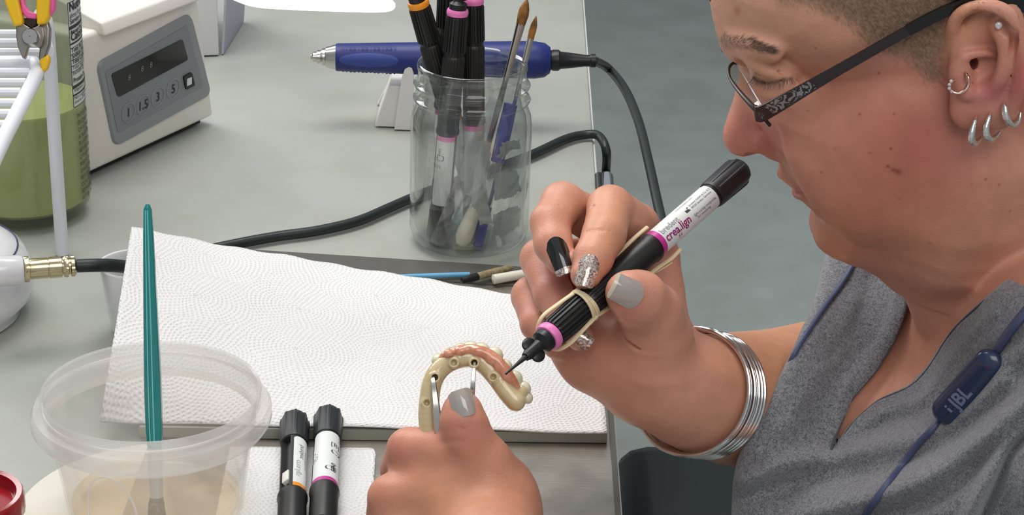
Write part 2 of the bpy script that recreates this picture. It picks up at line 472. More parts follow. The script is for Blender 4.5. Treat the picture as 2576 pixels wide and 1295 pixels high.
M_frame = mat('gunmetal_frame', '#453c3c', .35, metal=.7)
M_frame2 = mat('engraved_frame', '#7d7673', .4, metal=.6)
M_framed = mat('dark_frame_tip', '#15140f', .25)
M_rose = mat('rose_metal', '#d8b0a0', .18, metal=1)
M_gem = mat('clear_gem', '#ffffff', .05, trans=.6, ior=2.0, coat=1)
M_nailg = mat('grey_nail_polish', '#a29a93', .12, coat=1)
M_nailk = mat('black_nail_polish', '#0b0e0e', .1, coat=1)
M_nailt = mat('nail_tip', '#cfc2ac', .2, coat=1)
M_jbl = mat('navy_plastic', '#22314f', .25, coat=.4)
M_jblc = mat('navy_cable', '#47506f', .45)
M_jbll = mat('pale_blue_print', '#6d7890', .4)
M_lamp = mat('lamp_diffuser', '#ffffff', .5, emis='#fff6fb', es=5.0)
M_lampb = mat('lamp_housing', '#8d7f8c', .35)
M_tooth = mat('tooth_ceramic', '#ddd8bb', .18, coat=.5, sss=.35, ssr=(1, .8, .5), var=.1, vscale=200, vcol='#d8d2b8')
M_base = mat('beige_acrylic', '#d2c19a', .18, coat=.6, sss=.3, ssr=(1, .7, .4), var=.15, vscale=120, vcol='#c6b389')
M_gum = mat('pink_gum_composite', '#c27c5a', .12, coat=.8, sss=.25, var=.25, vscale=250, vcol='#d89a7c', bump=.4, bscale=300, bdist=.0006)
M_cream = mat('white_stick_plastic', '#dcd9cc', .35)
M_ltblue = mat('light_blue_plastic', '#5fa5cc', .4)
def glitter_mat():
    m = mat('glitter_nail_polish', '#b39a8c', .15, coat=1, metal=.5); nt = m.node_tree; b = nt.nodes['Principled BSDF']
    tc = nt.nodes.new('ShaderNodeTexCoord'); n = nt.nodes.new('ShaderNodeTexNoise'); n.inputs['Scale'].default_value = 480; n.inputs['Distortion'].default_value = 2.5
    r = nt.nodes.new('ShaderNodeValToRGB'); r.color_ramp.elements[0].position = .42; r.color_ramp.elements[0].color = srgb('#8e7468')
    r.color_ramp.elements[1].position = .58; r.color_ramp.elements[1].color = srgb('#e6dcd4')
    nt.links.new(tc.outputs['Object'], n.inputs[0]); nt.links.new(n.outputs[0], r.inputs[0]); nt.links.new(r.outputs[0], b.inputs['Base Color'])
    return m
M_glit = glitter_mat()
def towel_mat():
    m = mat('paper_towel', '#dedddb', .85, sheen=.1); nt = m.node_tree; b = nt.nodes['Principled BSDF']; N = nt.nodes.new; L = nt.links.new
    tc = N('ShaderNodeTexCoord')
    # embossed dots running in concentric rings round scattered centres
    def mth(op, a, b=None, c=None):
        n = N('ShaderNodeMath'); n.operation = op
        for i, x in enumerate((a, b, c)):
            if x is None: continue
            if isinstance(x, (int, float)): n.inputs[i].default_value = x
            else: L(x, n.inputs[i])
        return n.outputs[0]
    nz = N('ShaderNodeTexNoise'); nz.inputs['Scale'].default_value = 60; L(tc.outputs['Object'], nz.inputs['Vector'])
    wv = N('ShaderNodeVectorMath'); wv.operation = 'MULTIPLY_ADD'; wv.inputs[1].default_value = (.004, .004, 0); L(nz.outputs['Color'], wv.inputs[0]); L(tc.outputs['Object'], wv.inputs[2])
    v = N('ShaderNodeTexVoronoi'); v.voronoi_dimensions = '2D'; v.inputs['Scale'].default_value = 17; v.inputs['Randomness'].default_value = .85; L(wv.outputs[0], v.inputs['Vector'])
    d = N('ShaderNodeVectorMath'); d.operation = 'SUBTRACT'; L(wv.outputs[0], d.inputs[0]); L(v.outputs['Position'], d.inputs[1])
    sx = N('ShaderNodeSeparateXYZ'); L(d.outputs[0], sx.inputs[0])
    r = mth('SQRT', mth('ADD', mth('MULTIPLY', sx.outputs[0], sx.outputs[0]), mth('MULTIPLY', sx.outputs[1], sx.outputs[1])))
    ring = mth('DIVIDE', r, .0026); th = mth('ARCTAN2', sx.outputs[1], sx.outputs[0])
    k = mth('MULTIPLY', mth('ADD', mth('FLOOR', ring), 1.0), 5.0)
    dots = mth('MULTIPLY', mth('MULTIPLY_ADD', mth('SINE', mth('MULTIPLY_ADD', ring, 6.2832, -1.57)), .5, .5), mth('MULTIPLY_ADD', mth('SINE', mth('MULTIPLY', th, k)), .5, .5))
    n2 = N('ShaderNodeTexNoise'); n2.inputs['Scale'].default_value = 420; n2.inputs['Detail'].default_value = 3; L(tc.outputs['Object'], n2.inputs['Vector'])
    hgt = mth('MULTIPLY_ADD', n2.outputs[0], .8, mth('MULTIPLY', dots, -1.0))
    bp = N('ShaderNodeBump'); bp.inputs['Strength'].default_value = .75; bp.inputs['Distance'].default_value = .0007; L(hgt, bp.inputs['Height']); L(bp.outputs[0], b.inputs['Normal'])
    return m
M_towel = towel_mat()
def skin_mat():
    m = mat('skin', '#c08a70', .42, sss=.12, ssr=(1, .38, .22), spec=.4); nt = m.node_tree; b = nt.nodes['Principled BSDF']; N = nt.nodes.new; L = nt.links.new
    b.inputs['Subsurface Scale'].default_value = .003
    tc = N('ShaderNodeTexCoord'); at = N('ShaderNodeAttribute'); at.attribute_name = 'tone'
    n = N('ShaderNodeTexNoise'); n.inputs['Scale'].default_value = 90; n.inputs['Detail'].default_value = 5; L(tc.outputs['Object'], n.inputs[0])
    mr = N('ShaderNodeMapRange'); mr.inputs[1].default_value = .3; mr.inputs[2].default_value = .7; mr.inputs[3].default_value = .93; mr.inputs[4].default_value = 1.06; L(n.outputs[0], mr.inputs[0])
    vm = N('ShaderNodeVectorMath'); vm.operation = 'SCALE'; L(at.outputs['Color'], vm.inputs[0]); L(mr.outputs[0], vm.inputs['Scale'])
    # small blotches and freckles
    v = N('ShaderNodeTexVoronoi'); v.inputs['Scale'].default_value = 125; L(tc.outputs['Object'], v.inputs['Vector'])
    f1 = N('ShaderNodeMapRange'); f1.inputs[1].default_value = .06; f1.inputs[2].default_value = .16; f1.inputs[3].default_value = 1; f1.inputs[4].default_value = 0; L(v.outputs['Distance'], f1.inputs[0])
    sp = N('ShaderNodeSeparateColor'); L(v.outputs['Color'], sp.inputs[0])
    g = N('ShaderNodeMath'); g.operation = 'GREATER_THAN'; g.inputs[1].default_value = .72; L(sp.outputs[0], g.inputs[0])
    g2 = N('ShaderNodeMath'); g2.operation = 'MULTIPLY'; L(f1.outputs[0], g2.inputs[0]); L(g.outputs[0], g2.inputs[1])
    g3 = N('ShaderNodeMath'); g3.operation = 'MULTIPLY'; L(g2.outputs[0], g3.inputs[0]); L(at.outputs['Alpha'], g3.inputs[1])
    mx = N('ShaderNodeMix'); mx.data_type = 'RGBA'; L(g3.outputs[0], mx.inputs[0]); L(vm.outputs[0], mx.inputs[6]); mx.inputs[7].default_value = srgb('#8a4634')
    L(mx.outputs[2], b.inputs['Base Color'])
    n2 = N('ShaderNodeTexNoise'); n2.inputs['Scale'].default_value = 1100; n2.inputs['Detail'].default_value = 3; L(tc.outputs['Object'], n2.inputs[0])
    n3 = N('ShaderNodeTexVoronoi'); n3.inputs['Scale'].default_value = 900; L(tc.outputs['Object'], n3.inputs[0])
    ad = N('ShaderNodeMath'); ad.operation = 'ADD'; L(n2.outputs[0], ad.inputs[0]); L(n3.outputs['Distance'], ad.inputs[1])
    bp = N('ShaderNodeBump'); bp.inputs['Strength'].default_value = .32; bp.inputs['Distance'].default_value = .00025; L(ad.outputs[0], bp.inputs['Height']); L(bp.outputs[0], b.inputs['Normal'])
    L(bp.outputs[0], b.inputs['Coat Normal'])
    return m
M_skin = skin_mat()
def scrub_mat():
    m = mat('grey_brushed_fabric', '#6b6d72', .9, sheen=.35); nt = m.node_tree; b = nt.nodes['Principled BSDF']; N = nt.nodes.new; L = nt.links.new
    tc = N('ShaderNodeTexCoord'); n = N('ShaderNodeTexNoise'); n.inputs['Scale'].default_value = 760; n.inputs['Detail'].default_value = 2; n.inputs['Distortion'].default_value = 1.6; L(tc.outputs['Object'], n.inputs[0])
    r = N('ShaderNodeValToRGB'); r.color_ramp.elements[0].position = .36; r.color_ramp.elements[0].color = srgb('#54565c')
    r.color_ramp.elements[1].position = .62; r.color_ramp.elements[1].color = srgb('#8c8e93'); L(n.outputs[0], r.inputs[0]); L(r.outputs[0], b.inputs['Base Color'])
    bp = N('ShaderNodeBump'); bp.inputs['Strength'].default_value = .5; bp.inputs['Distance'].default_value = .0006; L(n.outputs[0], bp.inputs['Height']); L(bp.outputs[0], b.inputs['Normal'])
    return m
M_scrub = scrub_mat()
M_seam = mat('dark_seam_piping', '#4a4b4e', .8)
M_hair = mat('short_brown_hair', '#8d7660', .6, var=.5, vscale=600, vcol='#b8a08a')
M_brow = mat('brow_hair', '#6e5a4e', .7)
# ================================================================== room, bench, light
FZ = -0.74
mb = MB(); mb.box((0, 3.0, FZ - .025), (3.2, 4.2, .025)); tag(mb.build('floor', M_floor, origin=(0, 3, FZ - .05)), kind='structure')
mb = MB(); mb.box((0, 7.25, 1.2), (3.3, .05, 2.0)); tag(mb.build('wall_back', M_wallp), kind='structure')
mb = MB(); mb.box((-3.25, 3.0, 1.2), (.05, 4.2, 2.0)); tag(mb.build('wall_left', M_wallp), kind='structure')
mb = MB(); mb.box((3.25, 3.0, 1.2), (.05, 4.2, 2.0)); tag(mb.build('wall_right', M_wallp), kind='structure')
BX = .0645
bench = thing('workbench', 'grey laminate workbench top carrying the whole desk clutter', 'workbench', (-.6, 1.4, -.03))
mb = MB(); mb.box((-.6 + BX / 2 - .0005, 1.5, -.0155), (.6 + BX / 2 - .0005, .9, .0145), bev=.0015); mb.build('worktop', M_bench, bench, world=True)
mb = MB(); mb.box((BX - .0004, 1.5, -.016), (.0008, .9, .0135)); o = mb.build('edge_band', mat('edge_banding', '#c3c7c2', .4), bench, world=True)
for lx in (-1.1, .0):
    for ly in (.68, 2.3):
        mb = MB(); mb.box((lx, ly, (FZ - .03) / 2 - .0), (.02, .02, (-FZ - .03) / 2)); mb.build('leg', M_steeledge, bench, world=True)
# steel plate let onto the front of the bench
a = P(560, 632, 0); b = P(1480, 690, 0)
y0 = a.y; slope = (b.y - a.y) / (b.x - a.x)
XL = -.205
pts = [(XL, y0 + slope * (XL - a.x)), (BX - .001, y0 + slope * (BX - a.x)), (BX - .001, .62), (XL, .62)]
sp = thing('steel_work_plate', 'scuffed stainless steel plate covering the front of the bench', 'plate', (-.1, 1.0, .0))
mb = MB(); mb.poly([(x, y, .0003) for x, y in pts], .0012, (0, 0, 1)); mb.build('sheet', M_steel, sp, world=True)
mb = MB(); mb.poly([(pts[0][0], pts[0][1], .0016), (pts[1][0], pts[1][1], .0016), (pts[1][0], pts[1][1] - .032, .0016), (pts[0][0], pts[0][1] - .032, .0016)], .0012, (0, 0, 1))  # back band: dark reflection in the steel, painted as a grey strip
mb.box((BX - .0025, .93, .0019), (.0016, .33, .0012)); mb.build('rim', M_steeledge, sp, world=True)
# lights: a ceiling panel, an added front fill and the room's soft daylight
def area(name, loc, to, sx, sy, pw, col):
    l = bpy.data.lights.new(name, 'AREA'); l.shape = 'RECTANGLE'; l.size = sx; l.size_y = sy; l.energy = pw; l.color = col
    o = bpy.data.objects.new(name, l); COL.objects.link(o); o.location = loc
    o.rotation_euler = (Vector(to) - Vector(loc)).to_track_quat('-Z', 'Y').to_euler(); return o
area('ceiling_and_fill_light', (-.35, 1.55, 1.75), (0, 1.15, 0), 1.3, .8, 27, (1, .975, .95))
area('ceiling_and_fill_light', (.35, -.35, 1.55), (.15, 1.1, .1), 1.3, .9, 14, (1, .94, .89))  # added fill from behind the camera, brightens the sides facing it
area('window_daylight', (-1.5, 2.7, 1.35), (.15, 1.05, .1), 1.3, 1.2, 26, (1, .99, .98))
w = bpy.data.worlds.new('world'); SC.world = w; w.use_nodes = True
w.node_tree.nodes['Background'].inputs[0].default_value = (.86, .93, 1, 1); w.node_tree.nodes['Background'].inputs[1].default_value = .46
SC.view_settings.view_transform = 'Standard'; SC.view_settings.look = 'None'; SC.view_settings.exposure = 0.0; SC.view_settings.gamma = 1.0
SC.view_settings.use_curve_mapping = False
SC.cycles.use_denoising = True
SC.cycles.max_bounces = 14; SC.cycles.transparent_max_bounces = 24; SC.cycles.transmission_bounces = 10
# ================================================================== dispensing pens
def rot_axis(zdir, xdir):
    z = Vector(zdir).normalized(); x = Vector(xdir); x = (x - z * x.dot(z)).normalized(); y = z.cross(x)
    return Matrix((x, y, z)).transposed()
MM = .001
def make_pen(label, ring, band, origin, rot, group=None, slot_side=2.2, texts=(), lab=(-1.25, 1.25), blank=False):
    """pen along local z: cap at 0, needle at 205 mm; label faces local +x"""
    t = thing('dispensing_pen', label, 'dispenser', origin, rot, group)
    S = MM
    def q(a, z, r): return (r * math.cos(a) * S, r * math.sin(a) * S, z * S)
    # cap with eight raised ribs
    mb = MB(); nr = 8
    def rf(a, z, r):
        k = ((a * nr / (2 * math.pi)) % 1.0); return r + (.0007 if abs(k - .5) > .38 and 3 * S < z < 27 * S else 0)
    mb.lathe([(.1 * S, 0), (5.4 * S, 0), (6.6 * S, 1 * S), (7.6 * S, 3.2 * S), (8.0 * S, 6 * S), (8.1 * S, 28 * S), (7.6 * S, 30 * S), (6 * S, 30.1 * S), (.1 * S, 30.1 * S)], 96, rf=rf)
    mb.build('cap', M_cap, t)
    # barrel with an open slot in the label section
    mb = MB()
    def rs(a, z, r):
        d = (a - slot_side + math.pi) % (2 * math.pi) - math.pi
        if 31 * S < z < 83 * S and abs(d) < .42: return 4.2 * S
        return r
    mb.lathe([(.1 * S, 29 * S), (7.2 * S, 29 * S), (7.3 * S, 30.9 * S), (7.3 * S, 31.2 * S), (7.3 * S, 82.6 * S), (7.3 * S, 83.2 * S), (7.4 * S, 84 * S), (8.2 * S, 84.6 * S), (8.3 * S, 87 * S), (7.7 * S, 89 * S), (7.7 * S, 118 * S), (7.5 * S, 118.5 * S), (.1 * S, 118.5 * S)], 96, rf=rs)
    mb.build('barrel', M_pen, t)
    mb = MB(); m = rot_axis((0, 0, 1), (math.cos(slot_side), math.sin(slot_side), 0))
    mb.box(m @ Vector((5.1 * S, 0, 71 * S)), (1.6 * S, 2.2 * S, 5 * S), m, bev=.4 * S); mb.build('plunger', M_white, t)
    # finely grooved grip then groove and ribbed collar
    mb = MB(); nf = 22
    def rg(a, z, r):
        k = (a * nf / (2 * math.pi)) % 1.0; return r - (.00045 if k < .3 and 119 * S < z < 139 * S else 0)
    mb.lathe([(.1 * S, 118.4 * S), (7.5 * S, 118.4 * S), (7.9 * S, 119.5 * S), (7.9 * S, 138.5 * S), (7.3 * S, 140.5 * S), (6.6 * S, 141.5 * S), (.1 * S, 141.5 * S)], 132, rf=rg); mb.build('grip', M_pen, t)
    mb = MB(); nc = 20
    def rc(a, z, r):
        k = (a * nc / (2 * math.pi)) % 1.0; return r - (.0009 if k < .45 and 144 * S < z < 168.5 * S else 0)
    mb.lathe([(.1 * S, 141 * S), (6.8 * S, 141 * S), (7.4 * S, 143.5 * S), (8.1 * S, 144.2 * S), (8.1 * S, 145 * S), (7.7 * S, 168 * S), (7.2 * S, 169.2 * S), (5 * S, 170 * S), (.1 * S, 170 * S)], 160, rf=rc); mb.build('collar', M_pen, t)
    mb = MB(); mb.lathe([(6.2 * S, 169.4 * S), (7.2 * S, 169.8 * S), (7.5 * S, 171 * S), (7.4 * S, 173 * S), (6.9 * S, 174 * S), (6.0 * S, 174.2 * S), (6.2 * S, 169.4 * S)], 48); mb.build('colour_ring', ring, t)
    mb = MB(); mb.lathe([(.1 * S, 170 * S), (6.1 * S, 170 * S), (6.0 * S, 178 * S), (4.6 * S, 179 * S), (3.2 * S, 180 * S), (2.9 * S, 189 * S), (2.2 * S, 191 * S), (.1 * S, 191 * S)], 32)
    for sg in (-1, 1):
        mb.ball((0, sg * 3.6 * S, 184.5 * S), (1.4 * S, 3.5 * S, 4.2 * S), n=20, m=12)
    mb.build('nozzle', M_black, t)
    mb = MB(); mb.tube([(0, 0, 190 * S), (0, 0, 197 * S), (.2 * S, 0, 202 * S), (.8 * S, 0, 207 * S)], [1.5 * S, .95 * S, .68 * S, .5 * S], 12); mb.build('needle', M_blackm, t)
    # label wrapped round the barrel
    R1 = 7.42 * S; a0, a1 = lab
    mb = MB(); rows = []
    for i in range(25):
        a = a0 + (a1 - a0) * i / 24; e = .0 if 1 < i < 23 else 1.2
        rows.append([(R1 * math.cos(a), R1 * math.sin(a), (32.2 + e) * S), (R1 * math.cos(a), R1 * math.sin(a), 80.3 * S)])
    mb.grid(rows)
    rows = [[(7.3 * S * math.cos(a), 7.3 * S * math.sin(a), zz * S) for zz in (32.2, 80.3)] for a in [a0 + (a1 - a0) * i / 24 for i in range(25)]]; mb.grid(rows)
    lb = mb.build('label', M_label, t)
    mb = MB(); rows = [[(7.47 * S * math.cos(a), 7.47 * S * math.sin(a), zz * S) for zz in (80.0, 83.6)] for a in [a0 + (a1 - a0) * i / 24 for i in range(25)]]; mb.grid(rows); mb.build('colour_band', band, t)
    # writing: u runs along +z (towards the needle) or -z, v round the barrel
    for (txt, z, a, size, sgn, m_, bold) in texts:
        def f(u, v, z=z, a=a, sgn=sgn):
            if sgn == -3: zz = z - u * 1000; aa = a + v / R1
            elif sgn in (1, -1): zz = z + sgn * u * 1000; aa = a + sgn * v / R1
            else: zz = z - (1 if sgn == 2 else -1) * v * 1000; aa = a + (-1 if sgn == 2 else 1) * u / R1
            return (R1 * 1.006 * math.cos(aa), R1 * 1.006 * math.sin(aa), zz * S)
        mb = MB(); put_text(mb, txt, size * S, f, bold, cut=(.0006 if size > 4 and sgn != 2 else 0)); mb.build('lettering', m_, lb)
    return t
# ------------------------------------------------------------------ two pens lying on the small towel
def lie(pa, pb, za, zb): 
    a = P(pa[0], pa[1], za); b = P(pb[0], pb[1], zb); return a, (b - a)
c0, dr = lie((742, 1052), (733, 1330), .0135, .0094)
make_pen('black dispensing pen with open dark slot and orange band, lying beside the tub', M_orange, M_orange, c0, rot_axis(dr, (.72, .25, .62)), 'pens lying on the small towel', slot_side=1.55, lab=(-1.1, .85),
         texts=[('www.bredent.com', 44, -.28, 2.6, 1, M_inkg, 0), ('bredent', 40, .05, 4.5, 1, M_ink, 0), ('crea.lign', 57, .3, 5, 1, M_inkg, 0)])
c0, dr = lie((827, 1040), (811, 1330), .0135, .0094)
make_pen('black dispensing pen with white printed label facing up and magenta band, on small towel', M_pink, M_mag, c0, rot_axis(dr, (.1, .15, 1)), 'pens lying on the small towel', slot_side=-1.9, lab=(-1.25, 1.25),
         texts=[('bredent GmbH & Co.KG', 35.5, -1.0, 2.4, 2, M_ink, 0), ('89250 Senden Germany', 38.2, -1.0, 2.2, 2, M_ink, 0), ('[B]', 47, -.2, 5.6, 2, M_ink, .0), ('C2', 55, -.25, 6.4, 2, M_ink, .0001), ('T-N-F', 52, .7, 4.0, 1, M_ink, 0), ('21-1', 58, 1.0, 3.6, 1, M_ink, 0),
                ('CE', 73, .15, 6.4, 2, M_ink, .0001), ('0483', 65, -.75, 4.4, 1, M_ink, .0001)])
# ------------------------------------------------------------------ towels
def towel(name, label, P2, th, m, group=None):
    mb = MB(); n, k = len(P2), len(P2[0])
    mb.grid(P2); lo = [[Vector(p) - Vector((0, 0, th)) for p in r] for r in P2]; mb.grid(lo)
    ed = [(P2[0], lo[0]), (P2[-1], lo[-1]), ([r[0] for r in P2], [r[0] for r in lo]), ([r[-1] for r in P2], [r[-1] for r in lo])]
    for a, b in ed: mb.grid([a, b])
    import bmesh
    o = mb.build(name, m, smooth=60)
    bm = bmesh.new(); bm.from_mesh(o.data); bmesh.ops.remove_doubles(bm, verts=bm.verts, dist=1e-6); bmesh.ops.recalc_face_normals(bm, faces=bm.faces[:]); bm.to_mesh(o.data); bm.free()
    return tag(o, label, 'paper towel', group)
TL = P(331, 570, .061); TR = P(1503, 775, .0105); BL = P(252, 1058, .0135); BR = P(1527, 1087, .0105)
rnd = random.Random(4)
def tw(u, v):
    # the sheet drapes down from its raised back-left corner, which rests over the little cup
    vv = v ** 1.15; x = (331 + 1172 * u) * (1 - vv) + (252 + 1275 * u) * vv; y = (570 + 205 * u ** .95) * (1 - vv) + (1058 + 29 * u) * vv
    zz = .0105 + .0505 * max(0, 1 - u * 1.5) ** 1.4 * (1 - v ** 2.2)
    q = P(x, y, zz); q.z += .0004 * math.sin(u * 23 + v * 9) + .0003 * math.sin(v * 31 - u * 7)
    e = .0012 * math.sin(u * 61) * (1 if v < .001 else 0)
    q.y += e; return q
towel('paper_towel', 'large embossed white paper towel sheet spread under the dental work', [[tw(i / 90, j / 50) for j in range(51)] for i in range(91)], .0009, M_towel, )
# slab under it
s1 = P(640, 1103, .0085); s2 = P(1530, 1112, .004)
mb = MB(); a = P(1528, 1089, .0085); b = P(655, 1078, .0085); ed = (a - b).normalized(); nn = Vector((-ed.y, ed.x, 0))
b = a - ed * .27
mb.poly([a - Vector((0, 0, .0065)), b - Vector((0, 0, .0065)), b + nn * .2 - Vector((0, 0, .0065)), a + nn * .12 - Vector((0, 0, .0065))], .0065, (0, 0, 1))
tag(mb.build('mixing_slab', M_slab, smooth=0), 'grey slab whose front edge shows beneath the large towel', 'slab')
q = [P(652, 1123, .0025), P(946, 1126, .0025)]; ex = (q[1] - q[0]); ey = Vector((ex.y, -ex.x, 0)).normalized() * .21
def tw2(u, v):
    p = q[0] - ex * .25 + ex * 1.25 * u + ey * v; 
    cu = max(0, u - .955) / .045; cv = max(0, .03 - v) / .03
    if cu > 0 and cv > 0: p += ey * .006 * cu * cv * cu - ex * .02 * cu * cv
    p.z += .0004 * math.sin(u * 20) * math.sin(v * 15); return p
towel('paper_towel', 'small folded white paper towel lying under the two black pens', [[tw2(i / 50, j / 50) for j in range(51)] for i in range(51)], .0008, M_towel)
# ------------------------------------------------------------------ tub of rinse liquid with the teal brush
cr = K(380, 978, 1045); CXY = (cr.x, cr.y)
mb = MB(); mb.lathe([(.001, .0004), (.074, .0004), (.075, .0008), (.074, .0014), (.001, .0014)], 72, *CXY)
tag(mb.build('round_mat', M_mat), 'thin pale round mat under the clear tub', 'mat')
tub = thing('plastic_tub', 'open clear frosted plastic tub holding rinse liquid and a teal brush', 'tub', (CXY[0], CXY[1], .002))
zr = cr.z
mb = MB(); Z0 = .002
mb.lathe([(.001, Z0), (.043, Z0), (.0465, Z0 + .003), (.0535, zr - .020), (.0545, zr - .0145), (.0530, zr - .0145), (.0522, zr - .020), (.0455, Z0 + .004), (.042, Z0 + .0018), (.001, Z0 + .0018)], 96, *CXY)
mb.build('wall', M_tub, tub, world=True)
mb = MB(); mb.lathe([(.0545, zr - .020), (.0612, zr - .0190), (.0628, zr - .0165), (.0628, zr - .0115), (.0612, zr - .0088), (.0572, zr - .0088), (.0572, zr - .0035), (.0578, zr - .001), (.0572, zr), (.0560, zr - .001), (.0558, zr - .004), (.0550, zr - .009), (.0535, zr - .0142), (.0545, zr - .020)], 96, *CXY)
mb.torus(.0562, .0006, 96, 8, zr - .0065); n0 = len(mb.v) - 96 * 8
for i in range(n0, len(mb.v)): v = mb.v[i]; mb.v[i] = (v[0] + CXY[0], v[1] + CXY[1], v[2])
mb.build('rim', M_tubrim, tub, world=True)
mb = MB(); pts = smooth_path([Vector(((.0495 + .0035 * t) * math.cos(a), (.0495 + .0035 * t) * math.sin(a), Z0 + .012 + .036 * t)) + Vector((CXY[0], CXY[1], 0)) for a, t in ((-2.15, 0), (-2.1, .6), (-1.95, .95), (-1.75, .95), (-1.6, .6), (-1.55, 0))], 8)
mb.tube(pts, .0007, 8); mb.build('moulded_mark', M_tubrim, tub, world=True)
mb = MB(); mb.lathe([(.001, Z0 + .0022), (.0418, Z0 + .0022), (.0442, Z0 + .0045), (.0446, Z0 + .0085), (.0440, Z0 + .0078), (.001, Z0 + .0076)], 72, *CXY)
tag(mb.build('rinse_liquid', M_liqbeige), 'cloudy beige rinse liquid in the bottom of the clear tub', 'liquid')
# brush
bb = P(396, 1345, .006)
d_ = 980; best = None
for dd in range(900, 1200, 2):
    tp = K(371, 514, dd); L = (tp - bb).length
    if best is None or abs((tp - bb).normalized().z - .985) < best[0]: best = (abs((tp - bb).normalized().z - .985), tp)
tp = best[1]; ax_ = (tp - bb); Lb = ax_.length
br = thing('teal_brush', 'tall teal clear-handled brush standing in the plastic tub', 'brush', bb, rot_axis(ax_, (0, -1, 0)))
mb = MB(); zz = [Lb * t for t in (.27, .29, .33, .42, .5, .7, .9, .985, 1.0)]; rr = [.0036, .0041, .0044, .0045, .0044, .0036, .0027, .0021, .001]
def rfa(a, z, r): return r * (1 + .05 * math.cos(a * 6))
mb.lathe(list(zip([.0005] + rr + [.0003], [zz[0]] + zz + [zz[-1]])), 48, rf=rfa); mb.build('handle', M_teal, br)
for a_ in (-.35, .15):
    mb = MB(); mb.tube([(r * 1.03 * math.cos(a_), r * 1.03 * math.sin(a_), z) for r, z in zip(rr[1:-1], zz[1:-1])], [.00035] * 7, 6); mb.build('highlight_strip', M_teal2, br)  # pale teal strips laid on the handle as painted vertical highlights
mb = MB(); mb.lathe([(.0028, .022), (.0034, Lb * .12), (.0042, Lb * .2), (.0038, Lb * .275), (.0005, Lb * .276)], 32); mb.build('ferrule', M_ferr, br)
mb = MB(); mb.lathe([(.0005, .001), (.0035, .003), (.0046, .010), (.0040, .017), (.0028, .023), (.0005, .023)], 28, rf=lambda a, z, r: r * (1 + .08 * math.sin(a * 9 + z * 200))); mb.build('bristles', M_bristlew, br)
# ------------------------------------------------------------------ small translucent cup under the towel corner
cb = P(334, 852, 0); 
mb = MB(); mb.lathe([(.001, .0003), (.0155, .0003), (.0165, .0013), (.0218, .0445), (.0228, .0450), (.0226, .0460), (.0212, .0457), (.0157, .0022), (.001, .0018)], 64, cb.x, cb.y + .016)
tag(mb.build('medicine_cup', M_cup), 'small translucent plastic cup beside the raised towel corner', 'cup')
# red jar
rj = P(-75, 1262, .03)
t = thing('red_jar', 'glossy dark red round jar cut off by the picture corner', 'jar', (rj.x, rj.y, 0))
mb = MB(); mb.lathe([(.001, .0003), (.024, .0003), (.0255, .003), (.0255, .026), (.001, .026)], 64, rj.x, rj.y); mb.build('body', M_red, t, world=True)
mb = MB(); mb.lathe([(.001, .028), (.0225, .028), (.0235, .0345), (.0262, .035), (.0272, .033), (.0272, .024), (.0262, .0225), (.001, .0225)], 72, rj.x, rj.y, rf=lambda a, z, r: r + (.0003 if r > .027 and int(a * 14) % 2 else 0)); mb.build('lid', M_red, t, world=True)
# ================================================================== glass jar and what stands in it
jb = P(1179, 603, 0); jc = (jb.x, jb.y)      # near enough the middle of the base
sc_ = pix(jb)[2] / F_                          # mm per pixel there
RJ = 149 * sc_ / 1000
jar = thing('mason_jar', 'clear glass jar with threaded neck holding pens and brushes', 'jar', (jc[0], jc[1], 0))
HJ = .1335
def jp(off):   # outer/inner profile
    o = off
    return [(RJ - .006 - o, .0015 + o), (RJ - .002 - o, .005 + o * .6), (RJ - o, .012), (RJ - o, .088), (RJ - .0015 - o, .096), (RJ - .0058 - o, .104), (RJ - .0062 - o, .1065)]
outer = [(.001, .004), (.024, .0035), (.030, .0006)] + [(RJ - .006, .0015), (RJ - .002, .005), (RJ, .012), (RJ, .090), (RJ - .0010, .097), (RJ - .0038, .1035), (RJ - .0044, .1052),
         (RJ - .0040, .1062), (RJ - .0018, .1072), (RJ - .0014, .1082), (RJ - .0020, .1092), (RJ - .0044, .1104), (RJ - .0048, .1150), (RJ - .0044, .1162), (RJ - .0022, .1174), (RJ - .0018, .1184), (RJ - .0024, .1194), (RJ - .0046, .1208), (RJ - .0050, .1275), (RJ - .0046, .1290), (RJ - .0040, .1310), (RJ - .0046, .1328), (RJ - .0058, HJ)]
inner = [(RJ - .0074, HJ - .0010), (RJ - .0082, .1310), (RJ - .0082, .108), (RJ - .0074, .103), (RJ - .0044, .096), (RJ - .0034, .088), (RJ - .0034, .014), (RJ - .0064, .0075), (.001, .0065)]
mb = MB(); mb.lathe(outer + inner, 112, *jc); mb.build('glass_body', M_glass, jar, world=True, smooth=60)
def inj(px, py, dy): return PY(px, py, jc[1] + dy)
# pens in the jar: (ring pixel, depth there, cap pixel, cap height)
def jar_pen(label, ring, band, pr, dr_, foot, zf=.009, face=(0, -1, .2), **k):
    top = inj(*pr, dr_); base = Vector((jc[0] + foot[0], jc[1] + foot[1], zf)); d = (top - base); d = d.normalized()
    o = top - d * .1715
    return make_pen(label, ring, band, o, rot_axis(d, face), 'pens standing in the jar', **k)
LT = [('CE', 70, .1, 7, 2, M_ink, .0), ('0483', 69, -.6, 2.8, 1, M_ink, 0), ('LOT A4 21', 62, -.3, 3, 2, M_ink, 0)] + [('| | | | | | | |', 40 + i * 3.2, -.7, 3.6, 2, M_inkg, 0) for i in range(4)]
jar_pen('black pen with orange ring leaning left in the jar', M_orange, M_orange, (1053, 10), -.004, (.008, .022), zf=.009, slot_side=2.6)
jar_pen('black pen with pink ring, front one of those upright in the jar', M_pink, M_pink, (1151, 32), -.008, (-.021, -.010), zf=.010, face=(-.12, -1, .2), texts=LT, slot_side=1.9, lab=(-1.0, 1.0))
